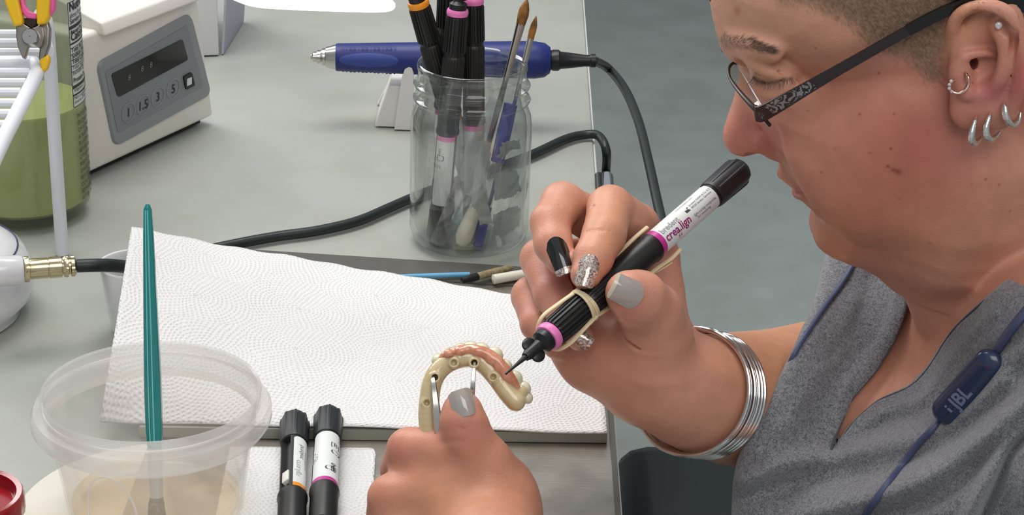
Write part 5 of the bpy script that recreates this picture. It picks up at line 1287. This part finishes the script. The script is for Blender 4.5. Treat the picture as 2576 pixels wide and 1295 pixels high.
for pts, amp, wd in (([(1870, 1205), (1990, 1160), (2130, 1135), (2290, 1100), (2420, 1040), (2520, 960)], 5.5, 30), ([(1850, 1262), (2020, 1215), (2200, 1185), (2340, 1140), (2470, 1050), (2580, 930)], -6, 34),
                     ([(1930, 1330), (2100, 1275), (2300, 1210), (2450, 1110), (2600, 1000)], 6.5, 34), ([(2120, 1340), (2330, 1262), (2450, 1180), (2600, 1050)], -7, 30),
                     ([(2410, 1350), (2470, 1230), (2520, 1130), (2620, 1030)], 7, 24), ([(2452, 1345), (2510, 1215), (2552, 1130), (2640, 1050)], -8, 13), ([(2560, 1330), (2600, 1200), (2680, 1080)], 8, 45),
                     ([(2093, 1132), (2200, 1075), (2330, 1040), (2400, 990)], -3.5, 22), ([(2130, 1110), (2230, 1030), (2320, 1000), (2400, 890), (2500, 780)], 2.6, 16),
                     ([(2262, 700), (2250, 790), (2200, 890), (2120, 985), (2095, 1080)], 2.4, 26), ([(2150, 760), (2120, 860), (2050, 960), (1980, 1080)], 2.2, 30), ([(2190, 700), (2160, 800), (2090, 900)], -1.8, 22), ([(2380, 1000), (2480, 900), (2580, 840)], -3, 22)):
    D4 = D4 + fold(pts, amp * 1.35, wd * .85)
for pts in ([(2249, 691), (2238, 750), (2212, 831), (2170, 890), (2126, 943), (2104, 986), (2088, 1035), (2096, 1125)],): D4 = D4 + fold(pts, -1.1, 3.5)
Z4 = V4.a[2][None, None, :]; R4 = 17.0
a_ = (s4 + R4)[:, :, None]; b_ = np.maximum(D4[:, :, None] - Z4, Z4 - D4[:, :, None] - 190) + R4
V4.F[:] = np.sqrt(np.maximum(a_, 0) ** 2 + np.maximum(b_, 0) ** 2) + np.minimum(np.maximum(a_, b_), 0) - R4
sv = poly_sd(PX4, PY4, vcut)[:, :, None] * .21; cut = np.maximum(sv, Z4 - D4[:, :, None] - 62).astype(np.float32)
V4.F[:] = -smin(-V4.F, cut, 2.2)
p4, q4 = V4.mesh(); p4 = relax(p4, q4, 2); sc_w = to_world(p4, 1050.0); del V4, a_, b_, cut; print('scrub', len(sc_w))
scrub = vmesh('scrub_top', sc_w, q4, M_scrub, person)
BS = BVHTree.FromPolygons([tuple(p) for p in sc_w], [tuple(int(i) for i in q) for q in q4])
BA = BVHTree.FromPolygons([tuple(p) for p in allp], [tuple(int(i) for i in q) for q in allq])
def hitB(B, px, py):
    r = ray(px, py).normalized(); h = B.ray_cast(cam_m.translation, r); return (h[0], h[1]) if h[0] is not None else (None, None)
def on_scrub(px, py, off=.0):
    p, n = hitB(BS, px, py)
    if p is None: p, n = K(px, py, float(DSf(px, py))), -ray(px, py).normalized()
    return p - ray(px, py).normalized() * off
mb = MB(); mb.tube(smooth_path([on_scrub(x - 3, y, -.0008) for x, y in vcut[:8]], 6), .0007, 8); mb.build('collar_piping', M_seam, person, world=True)
mb = MB(); mb.tube(smooth_path([on_scrub(x + 4, y + 3, -.0008) for x, y in vcut[8:17]], 6), .0006, 8); mb.build('collar_piping', M_seam, person, world=True)
# ---- black headband strap above the ear
def ribbon(mb, pts, half, th, upv=None, lat=None):
    """flat strip: pts path, half heights, thickness along lat"""
    rows = []
    n = len(pts)
    for i, p in enumerate(pts):
        t = (pts[min(i + 1, n - 1)] - pts[max(i - 1, 0)]).normalized(); l = Vector(lat) if lat is not None else Vector((0, -1, 0)); l = (l - t * l.dot(t)).normalized(); u = t.cross(l)
        h = half[i] if hasattr(half, '__len__') else half
        rows.append([p + u * h + l * th, p + u * h * 1.03, p + u * h - l * th, p - u * h - l * th, p - u * h * 1.03, p - u * h + l * th])
    mb.grid(rows, False, True); b = len(mb.v); mb.f.append(tuple(range(b - 6, b))); mb.mi.append(mb.cur); mb.f.append(tuple(range(b - 6 * n, b - 6 * n + 6))[::-1]); mb.mi.append(mb.cur); return mb
HM = lambda x, y, l: H(x, y, l) / 1000
mb = MB(); ribbon(mb, smooth_path([HM(2385, -52, 76), HM(2440, -32, 79), HM(2500, -18, 79), HM(2580, -6, 78), (HM(2700, 20, 70)), HM(2800, 40, 40), HM(2830, 50, 0)], 6), .0070, .0012); mb.build('headband', M_black, person, world=True)
# ================================================================== spectacles
gl = thing('eyeglasses', 'dark metal spectacles with patterned temple worn low on the nose', 'glasses', HM(1900, 260, 40))
def mY(p): return Vector((p.x, 2 * YH / 1000 - p.y, p.z))
tp_ = [HM(1900, 283, 60), HM(1915, 285, 64), HM(1960, 262, 69.5), HM(2100, 181, 73), HM(2288, 74, 78)]
for mir in (False, True):
    f = (lambda p: mY(p)) if mir else (lambda p: p)
    pts = [f(p) for p in smooth_path(tp_, 6)]; n = len(pts); hh = np.interp(np.linspace(0, 1, n), [0, .15, .5, .75, 1], [.0034, .0046, .0038, .0027, .0024])
    mb = MB(); ribbon(mb, pts, hh, .0006); tm = mb.build('temple', M_frame, gl, world=True)
    if not mir:
        mb = MB(); k1 = [p - Vector((0, .0005, 0)) + Vector((0, 0, .0004)) for p in pts[4:17]]; ribbon(mb, k1, hh[4:17] * .78, .0003)
        me = mat('engraved_pattern', '#857f7d', .4, metal=.5); nt = me.node_tree; b = nt.nodes['Principled BSDF']; tc = nt.nodes.new('ShaderNodeTexCoord'); nz = nt.nodes.new('ShaderNodeTexNoise'); nz.inputs['Scale'].default_value = 210; nz.inputs['Detail'].default_value = 1; nz.inputs['Distortion'].default_value = 3
        rr = nt.nodes.new('ShaderNodeValToRGB'); rr.color_ramp.interpolation = 'CONSTANT'; rr.color_ramp.elements[0].color = srgb('#3b3232'); rr.color_ramp.elements[1].position = .5; rr.color_ramp.elements[1].color = srgb('#8d8886')
        nt.links.new(tc.outputs['Object'], nz.inputs[0]); nt.links.new(nz.outputs[0], rr.inputs[0]); nt.links.new(rr.outputs[0], b.inputs['Base Color'])
        mb.build('engraved_inlay', me, tm, world=True)
    mb = MB(); q = [f(p) for p in smooth_path([HM(2284, 76, 78), HM(2360, 36, 78.5), HM(2430, 8, 79), HM(2500, -14, 79), HM(2570, 30, 76)], 6)]; ribbon(mb, q, [.0027] * len(q), .0012); mb.build('temple_tip', M_framed, gl, world=True)
    arc = [f(p) for p in smooth_path([HM(1912, 284, 61), HM(1894, 268, 57), HM(1868, 240, 46), HM(1846, 212, 32), HM(1835, 192, 22), HM(1834, 172, 14), HM(1842, 160, 8), HM(1852, 158, 5)], 6)]
    bar = [f(p) for p in smooth_path([HM(1916, 266, 59), HM(1900, 240, 50), HM(1880, 205, 34), HM(1864, 178, 16), HM(1853, 160, 6)], 6)]
    mb = MB(); n = len(arc); mb.tube(arc, [.0008 + .0009 * max(0, 1 - i / (n * .55)) for i in range(n)], 10); mb.build('rim', M_frame, gl, world=True)
    mb = MB(); mb.tube(bar, .0003, 8); mb.build('rim_thread', M_label, gl, world=True)
    m_ = 20; A_ = [arc[int(i * (len(arc) - 1) / m_)] for i in range(m_ + 1)]; B_ = [bar[int(i * (len(bar) - 1) / m_)] for i in range(m_ + 1)]
    mb = MB(); mb.grid([A_, B_]); dz = Vector((-.0004, 0, -.0002)); mb.grid([[p + dz for p in A_], [p + dz for p in B_]]); mb.build('lens', M_lens, gl, world=True)
    mb = MB(); mb.tube([f(p) for p in smooth_path([HM(1884, 178, 10), HM(1880, 186, 10.5), HM(1884, 196, 11), HM(1890, 205, 12), HM(1892, 215, 12.5), HM(1898, 224, 13)], 5)], .0007, 8); mb.build('nose_pad_arm', M_frame, gl, world=True)
mb = MB(); mb.tube(smooth_path([HM(1853, 159, 6), HM(1856, 152, 3), HM(1857, 150, 0), mY(HM(1856, 152, 3)), mY(HM(1853, 159, 6))], 5), .0011, 10); mb.build('bridge', M_framed, gl, world=True)
mb = MB(); mb.tube([HM(1921, 297, 63), HM(1937, 316, 62.5)], .0010, 10); mb.build('hinge_screw', M_framed, gl, world=True)
# ================================================================== ear jewellery
def hoop(name, label, pts, rad, m, l=86, grp=None, n=5):
    q = smooth_path([HM(x, y, ll) for x, y, ll in pts], n); s_ = pix(q[0])[2] / F_ / 1000; rr = np.interp(np.linspace(0, 1, len(q)), np.linspace(0, 1, len(rad)), rad) * s_ * (1.35 if m is M_ham else 1.4)
    mb = MB(); mb.tube(q, list(rr), 14, sx=1, sy=.75); return tag(mb.build(name, m), label, 'earring', grp)
M_ham = mat('hammered_silver', '#e6e4e0', .16, metal=1, bump=.7, bscale=420, bdist=.0006)
hoop('hoop_earring', 'thick hammered silver hoop through the front of the earlobe', [(2459, 290, 84), (2453, 305, 87), (2446, 330, 89), (2444, 350, 89), (2452, 360, 87), (2464, 352, 84), (2469, 344, 82)], [2, 6, 9, 10, 8, 4, 2], M_ham, grp='silver hoops in the ear')
hoop('hoop_earring', 'middle hammered silver hoop in the earlobe, beside the front hoop', [(2492, 280, 84), (2489, 295, 87), (2481, 320, 89), (2482, 340, 89), (2493, 349, 87), (2506, 343, 84), (2516, 330, 81)], [2, 6, 9, 10, 8, 4, 2], M_ham, grp='silver hoops in the ear')
hoop('hoop_earring', 'rear hammered silver hoop, highest of the three in the earlobe', [(2525, 258, 86), (2527, 272, 88), (2530, 295, 89), (2540, 310, 88), (2552, 312, 86), (2563, 302, 84), (2567, 283, 82)], [3, 8, 10, 9, 7, 4, 2], M_ham, grp='silver hoops in the ear')
tr_ = hoop('tragus_ring', 'small rose-metal ring with tiny stones in the ear opening', [(2402, 202, 84), (2392, 208, 85), (2389, 220, 86), (2396, 230, 86.5), (2412, 234, 87), (2428, 226, 87), (2436, 210, 86), (2434, 194, 85), (2425, 182, 82)], [3, 4, 4, 4, 4, 4, 4, 4, 3], M_rose)
for x, y in ((2393, 204), (2388, 213), (2388, 222), (2394, 230)):
    mb = MB(); mb.ball(HM(x, y, 87), .0009, n=8, m=6); mb.build('stone', M_gem, tr_, world=True)
mb = MB(); mb.ball(HM(2512, 64, 88.5), (.0018, .0012, .0018), n=10, m=6); tag(mb.build('ear_stud', M_gem), 'sparkling clear stone stud in the upper ear', 'earring')
# ================================================================== wired neck earphones
ep = thing('earphones', 'navy neckband earphone cable with oval control module lying on the scrub top', 'earphones', on_scrub(2430, 970))
mb = MB(); mb.tube(smooth_path([on_scrub(x, y, .0018) for x, y in ((2640, 720), (2590, 772), (2560, 808), (2530, 848), (2508, 882))], 6), .0022, 12, sx=1, sy=1.4); mb.build('cable', M_jblc, ep, world=True)
mb = MB(); mb.tube(smooth_path([on_scrub(x, y, .0018) for x, y in ((2362, 1060), (2340, 1085), (2305, 1122), (2268, 1172), (2235, 1215), (2200, 1262), (2172, 1305), (2140, 1370))], 6), .0019, 12); mb.build('cable', M_jblc, ep, world=True)
mb = MB(); mb.tube(smooth_path([on_scrub(x, y, .0010) for x, y in ((2155, 640), (2138, 680), (2112, 722), (2082, 762), (2052, 806), (2025, 846), (1998, 890))] + [on_scrub(1986, 915, -.004)], 6), .0015, 12); mb.build('cable', M_jblc, ep, world=True)
a, b = on_scrub(2512, 890, .0052), on_scrub(2362, 1058, .0052); nv = -ray(2440, 970).normalized(); nv = (nv - (b - a).normalized() * nv.dot((b - a).normalized())).normalized()
n = 26; pts, rr = [], []
for i in range(n + 1):
    t = i / n; pts.append(a.lerp(b, t)); e = min(t, 1 - t) * (b - a).length; rr.append(.0080 * math.sqrt(max(.0, 1 - max(0, 1 - e / .008) ** 2)) + .0002)
mb = MB(); mb.tube(pts, rr, 28, sx=.62, sy=1.0, up=nv, caps=True); md = mb.build('control_module', M_jbl, ep, world=True, smooth=180)
xd = (a - b).normalized(); yd = nv.cross(xd)
def jf(o0, s=1):
    return lambda u, v: tuple(b.lerp(a, o0) + xd * u + yd * v + nv * (.00515 - 32 * v * v + .0001) )
mb = MB(); put_text(mb, 'JBL', .0100, lambda u, v: jf(.30)(u, v - .0034), .0003, cut=.0012); mb.build('lettering', M_jbll, md, world=True)
mb = MB(); mb.box(jf(.24)(0, .0022), (.0006, .0006, .0002), Matrix((xd, yd, nv)).transposed()); mb.box(jf(.24)(0, -.0005), (.0006, .0014, .0002), Matrix((xd, yd, nv)).transposed()); mb.build('logo_mark', M_jbll, md, world=True)
mb = MB(); mb.tube([b.lerp(a, t) - yd * (.0074) + nv * .0005 for t in (.32, .36, .55, .74, .78)], [.0006, .0013, .0014, .0013, .0006], 12); mb.build('volume_button', M_black, md, world=True)
# ================================================================== pen held in the right hand
pr_ = K(1381, 846, 1004); best = None
for dd in range(1010, 1200):
    c_ = K(1866, 424, dd); e_ = abs((c_ - pr_).length - .172)
    if best is None or e_ < best[0]: best = (e_, c_, dd)
pc = best[1]; pd = (pr_ - pc).normalized(); print('pen cap depth', best[2])
vcam = (cam_m.translation - (pr_ + pc) / 2).normalized()
side_ = pd.cross(vcam).normalized()
pf = (vcam + side_ * .0).normalized(); prot = rot_axis(pd, pf)
pen = make_pen('black dispensing pen held in the hand, with white label, magenta band and rubber band', M_pink, M_mag, pc, prot, None, slot_side=1.75, lab=(-1.35, 1.3),
         texts=[('crea.lign', 79, -.52, 6.6, -3, M_inkm, .00015), ('bredent', 79, .14, 4.8, -3, M_inkg, .0001), ('light-curing composite', 54, -.42, 2.2, -3, M_ink, 0), ('for veneering', 52, -.70, 2.2, -3, M_ink, 0), ('54', 70, -.95, 3.4, -3, M_inkm, 0),
                ('bredent GmbH & Co. KG', 52, .42, 1.8, -3, M_ink, 0), ('89250 Senden, Germany', 52, .15, 1.8, -3, M_ink, 0), ('www.bredent.com', 60, .85, 2.0, -3, M_inkg, 0)])
mb = MB()
def pl3(a, z, r): return (r * MM * math.cos(a), r * MM * math.sin(a), z * MM)
mb.add([pl3(.16 + y / 7.45, z, 7.5) for z, y in ((57, 0), (53.5, 0), (53.5, 2.6), (54.6, 2.6), (54.6, 1.2), (55.4, 1.9), (55.4, 1.2), (56.2, 1.9), (56.2, 1.2), (57, 1.9))], [(0, 1, 4, 8, 9), (1, 2, 3, 4), (4, 5, 6), (6, 7, 8)]); mb.build('factory_symbol', M_ink, [c for c in pen.children if c.name.startswith('label')][0])
PM = Matrix.Translation(pc) @ prot.to_4x4()
def pw(a, z, r): return PM @ Vector(pl3(a, z, r))
rb = thing('rubber_band', 'cream rubber band wound round the held pen', 'rubber band', pw(0, 144, 8))
rn = random.Random(5)
for i in range(4):
    pts = []; ph = rn.uniform(0, 6)
    for j in range(41):
        a = 2 * math.pi * j / 40; pts.append(pw(a, 141.2 + i * 1.25 + 1.6 * math.sin(a + ph * .4), 8.3 + .35 * math.sin(a * 2 + ph) + (i % 2) * .5))
    mb = MB(); mb.tube(pts, .0007, 8, sx=1, sy=1.3); mb.build('winding', M_rubber, rb, world=True)
for pts in ([pw(1.35, 142, 8.6), pw(1.42, 130, 9.2), pw(1.45, 110, 9.0), pw(1.5, 90, 9.6), pw(1.55, 78, 9.5)], [pw(-1.3, 142, 8.6), pw(-1.5, 128, 9.4), pw(-1.6, 108, 9.6), pw(-1.6, 90, 10.5), pw(-1.5, 80, 11.5), pw(-1.45, 72, 11)],
            [pw(1.2, 143, 8.8), pw(1.4, 155, 9.4), pw(1.7, 166, 9.8), pw(2.4, 170, 9.2), pw(3.1, 171, 9)], [pw(-1.1, 143, 8.8), pw(-1.25, 155, 9.3), pw(-1.5, 166, 9.6), pw(-2.2, 170, 9.2), pw(-3.1, 171, 9)], [pw(-1.9, 100, 10), pw(-1.8, 88, 12), pw(-1.7, 80, 13)]):
    mb = MB(); mb.rtube(pts, [.00085] * ((len(pts) - 1) * 6 + 1), 8, sx=1, sy=1.5); mb.build('strand', M_rubber, rb, world=True)
# ================================================================== finger nails (parts of the person)
def nail(base, tip, w, m, tipm=None, tipf=.8, sag=.28, lift=.0004, bend=.0, tilt=(0, 0, 0), name='fingernail', dtip=None):
    cx, cy = (base[0] * .55 + tip[0] * .45), (base[1] * .55 + tip[1] * .45)
    pb, nb = hitB(BA, *base); pc_, nc = hitB(BA, cx, cy)
    db, dc_ = pix(pb)[2], pix(pc_)[2]; dt = db + (dc_ - db) / .45 * .8 + (dtip or 0)
    pt = K(tip[0], tip[1], dt); ax = (pt - pb); L = ax.length; ax.normalize(); nn_ = (nb + nc * 2).normalized() + Vector(tilt); nn_ = (nn_ - ax * nn_.dot(ax)).normalized(); sd = ax.cross(nn_)
    def pt_(u, t, off):
        f = math.sqrt(max(0, 1 - max(0, 1 - t / .28) ** 2)) if t < .28 else 1 - .12 * (t - .28)
        if t > .93: f *= 1 - .25 * ((t - .93) / .07) ** 2
        f = max(f, .05); x = u * w / 2 * f; return pb + ax * (t * L) + sd * x + nn_ * (lift + off + bend * L * math.sin(math.pi * t) - sag * w * (u * f) ** 2)
    def patch(t0, t1, mm, nm, o2=0, par=None):
        mb = MB(); T = [t0 + (t1 - t0) * (i / 30) ** (2 if t0 == 0 else 1) for i in range(31)]; Ug = [-1 + 2 * j / 14 for j in range(15)]
        top = [[pt_(u, t, .0004 + o2) for u in Ug] for t in T]; bot = [[pt_(u, t, -.0004) for u in Ug] for t in T]
        mb.grid(top); mb.grid(bot); mb.grid([top[0], bot[0]]); mb.grid([top[-1], bot[-1]]); mb.grid([[r[0] for r in top], [r[0] for r in bot]]); mb.grid([[r[-1] for r in top], [r[-1] for r in bot]])
        return mb.build(nm, mm, par or person, world=True, smooth=50)
    o = patch(0, 1, m, name)
    if tipm: patch(tipf, 1.005, tipm, 'nail_tip', .0001, o)
    return o
tag(nail((1614, 752), (1541, 716), .0150, M_nailg, M_nailt, .9, sag=.20, bend=.05), 'plain grey thumbnail')
tag(nail((1392, 597), (1426, 688), .0112, M_nailk, M_glit, .84, sag=.30, bend=.06), 'black nail with glitter tip')
tag(nail((1489, 641), (1467, 720), .0108, M_glit, None, sag=.30, bend=.06), 'glitter nail')
tag(nail((1452, 846), (1486, 868), .0095, M_glit, None, sag=.25, bend=.03), 'dark glitter nail')
tag(nail((1180, 1046), (1157, 979), .0130, M_nailg, None, sag=.34, bend=.06), 'glossy grey thumbnail')
# ================================================================== bangles on the right wrist
CR_ = cam_m.to_3x3()
def bangle(i):
    nn_ = (CR_ @ Vector((.50 + i * .012, -.17, -.84))).normalized()
    c = K(1736 + i * 7.6, 984 + i * 1.5, 1078 + i * 3.4); R = .0345; e = CR_ @ Vector((0, 1, 0)); M = rot_axis(nn_, e)
    rn = random.Random(i); mb = MB(); mb.torus(R + rn.uniform(-.0004, .0004), .00125, 96, 10)
    ob = mb.build('bangle', M_silver, origin=(0, 0, 0)); ob.matrix_world = Matrix.Translation(c) @ M.to_4x4()
    return ob
BL_ = ['silver wire bangle nearest the hand, first of the stack on the wrist', 'second silver wire bangle of the stack, counting from the hand', 'third silver wire bangle of the stack, counting from the hand', 'middle silver wire bangle of the stack on the wrist', 'third silver wire bangle of the stack, counting from the elbow', 'second silver wire bangle of the stack, counting from the elbow', 'silver wire bangle nearest the elbow, last of the stack on the wrist']
for i in range(7): tag(bangle(i), BL_[i], 'bangle', 'bangles on the right wrist')
# ================================================================== dental bridge and haemostat
V5 = warp_vol(1035, 1350, 855, 1130, 985, 1022, .42, 1000.0)
cl = [(1086, 1112, 1003), (1079, 1050, 1003), (1080, 1005, 1003), (1088, 960, 1003), (1110, 925, 1004), (1145, 905, 1004), (1186, 900, 1004), (1220, 918, 1004), (1250, 950, 1003), (1275, 984, 1002), (1297, 1010, 1001)]
V5.chain([U(*p) for p in cl], [5.4, 5.3, 5.1, 4.9, 4.8, 4.7, 4.7, 4.8, 4.9, 5.0, 4.9], 1, 4)
V5.chain([U(x, y, d + 5) for x, y, d in cl], [4.6] * 11, 3, 4)
for x, y, d in ((1300, 1000, 1004), (1310, 985, 1006)): V5.ell(U(x, y, d), (4.2, 4.2, 4.5), None, 2)
HOLES = ((1142, 912), (1193, 912), (1241, 948), (1094, 949), (1070, 1013))
for x, y in HOLES:
    x += (4 if x == 1070 else 0); q = [U(x + 10 * math.cos(a), y + 10 * math.sin(a), 999.2) for a in np.linspace(0, 2 * math.pi, 13)]; V5.chain(q, [.55] * 13, .8)
for x, y in HOLES:
    x += (4 if x == 1070 else 0); V5.cap(U(x, y, 990), U(x, y, 1004 if x in (1193, 1094) else 999.4), 1.75, 1.5, .4, sub=True)
p5, q5 = V5.mesh(); p5 = relax(p5, q5, 2)
db = thing('dental_bridge', 'horseshoe-shaped dental bridge with pink gum band held up on forceps tips', 'dental bridge', K(1180, 960, 1003))
vmesh('acrylic_base', to_world(p5, 1000.0), q5, M_base, db)
V6 = warp_vol(1090, 1340, 855, 1060, 985, 1022, .42, 1000.0)
V6.chain([U(*p) for p in ((1101, 918, 1005), (1120, 896, 1003), (1150, 883, 1002), (1190, 880, 1001.5), (1226, 892, 1001), (1250, 910, 1000.5), (1270, 934, 1000.5), (1285, 957, 1001), (1300, 975, 1003))], [1.6, 2.4, 2.6, 2.8, 3.2, 3.3, 3.3, 3.2, 2.0], 1, 5)
for x, y in ((1128, 889), (1160, 884), (1200, 884), (1236, 905), (1256, 926), (1272, 948)): V6.ell(U(x, y, 999.2), (2.6, 2.0, 1.4), None, 1.5)
p6, q6 = V6.mesh(); p6 = relax(p6, q6, 1); vmesh('gum_band', to_world(p6, 1000.0), q6, M_gum, db); del V5, V6
for x, y, rx, ry, a in ((1100, 903, 3.4, 2.6, 45), (1130, 887, 3.6, 2.6, 30), (1158, 876, 3.8, 2.6, 12), (1184, 872, 4.0, 3.0, 0), (1212, 878, 4.2, 3.4, -15), (1244, 893, 4.6, 4.2, -35), (1270, 922, 4.0, 3.8, -45), (1294, 952, 4.4, 4.2, -50), (1316, 978, 4.2, 4.0, -55), (1325, 1000, 3.4, 3.2, -60)):
    M = CR_ @ Matrix.Rotation(R_(a), 3, 'Z'); mb = MB(); mb.ball(K(x, y, 1007), (rx * MM, ry * MM, .0042), M, 18, 12); mb.build('tooth', M_tooth, db, world=True)
hm = thing('haemostat', 'steel haemostat held in the near hand, its two tips in the dental bridge', 'forceps', K(1150, 1180, 1000))
vw = (CR_ @ Vector((0, 0, 1)))
def jaw(pts, wd, th):
    mb = MB(); rows = []; n = len(pts)
    for i, p in enumerate(pts):
        t = (pts[min(i + 1, n - 1)] - pts[max(i - 1, 0)]).normalized(); l = (vw - t * vw.dot(t)).normalized(); u = t.cross(l); w = wd[i] * MM / 2; h = th * MM
        rows.append([p + u * w * .7 + l * h, p + u * w + l * h * .3, p + u * w - l * h, p - u * w - l * h, p - u * w + l * h * .3, p - u * w * .7 + l * h])
    mb.grid(rows, False, True); mb.f.append((0, 1, 2, 3, 4, 5)); mb.mi.append(0); b = len(mb.v) - 6; mb.f.append(tuple(b + k for k in range(6))); mb.mi.append(0); return mb
jaw([K(1089, 951, 1000), K(1092, 972, 996), K(1098, 1030, 994), K(1106, 1088, 995), K(1120, 1150, 1010)], [2.4, 2.8, 3.8, 5.6, 6.5], 1.3).build('jaw', M_inst, hm, world=True)
jaw([K(1194, 913, 1001), K(1191, 940, 998), K(1187, 1000, 998), K(1180, 1060, 1004), K(1150, 1150, 1006)], [1.6, 2.2, 2.8, 3.6, 6], 1.2).build('jaw', M_inst, hm, world=True)
mb = MB(); mb.box(K(1138, 1175, 1003), (.004, .006, .003), CR_, bev=.001); mb.build('box_joint', M_inst, hm, world=True)
for s in (-1, 1):
    jaw([K(1138, 1180, 1003), K(1150 + 12 * s, 1260, 1012), K(1180 + 22 * s, 1400, 1022), K(1200 + 36 * s, 1500, 1030)], [4, 3.4, 3.2, 3.2], 1.3).build('shank', M_inst, hm, world=True)
    mb = MB(); mb.torus(.011, .0017, 36, 8); c = K(1210 + 58 * s, 1550, 1034); mb.v = [tuple(c + CR_ @ Vector(v)) for v in mb.v]; mb.build('finger_ring', M_inst, hm, world=True)
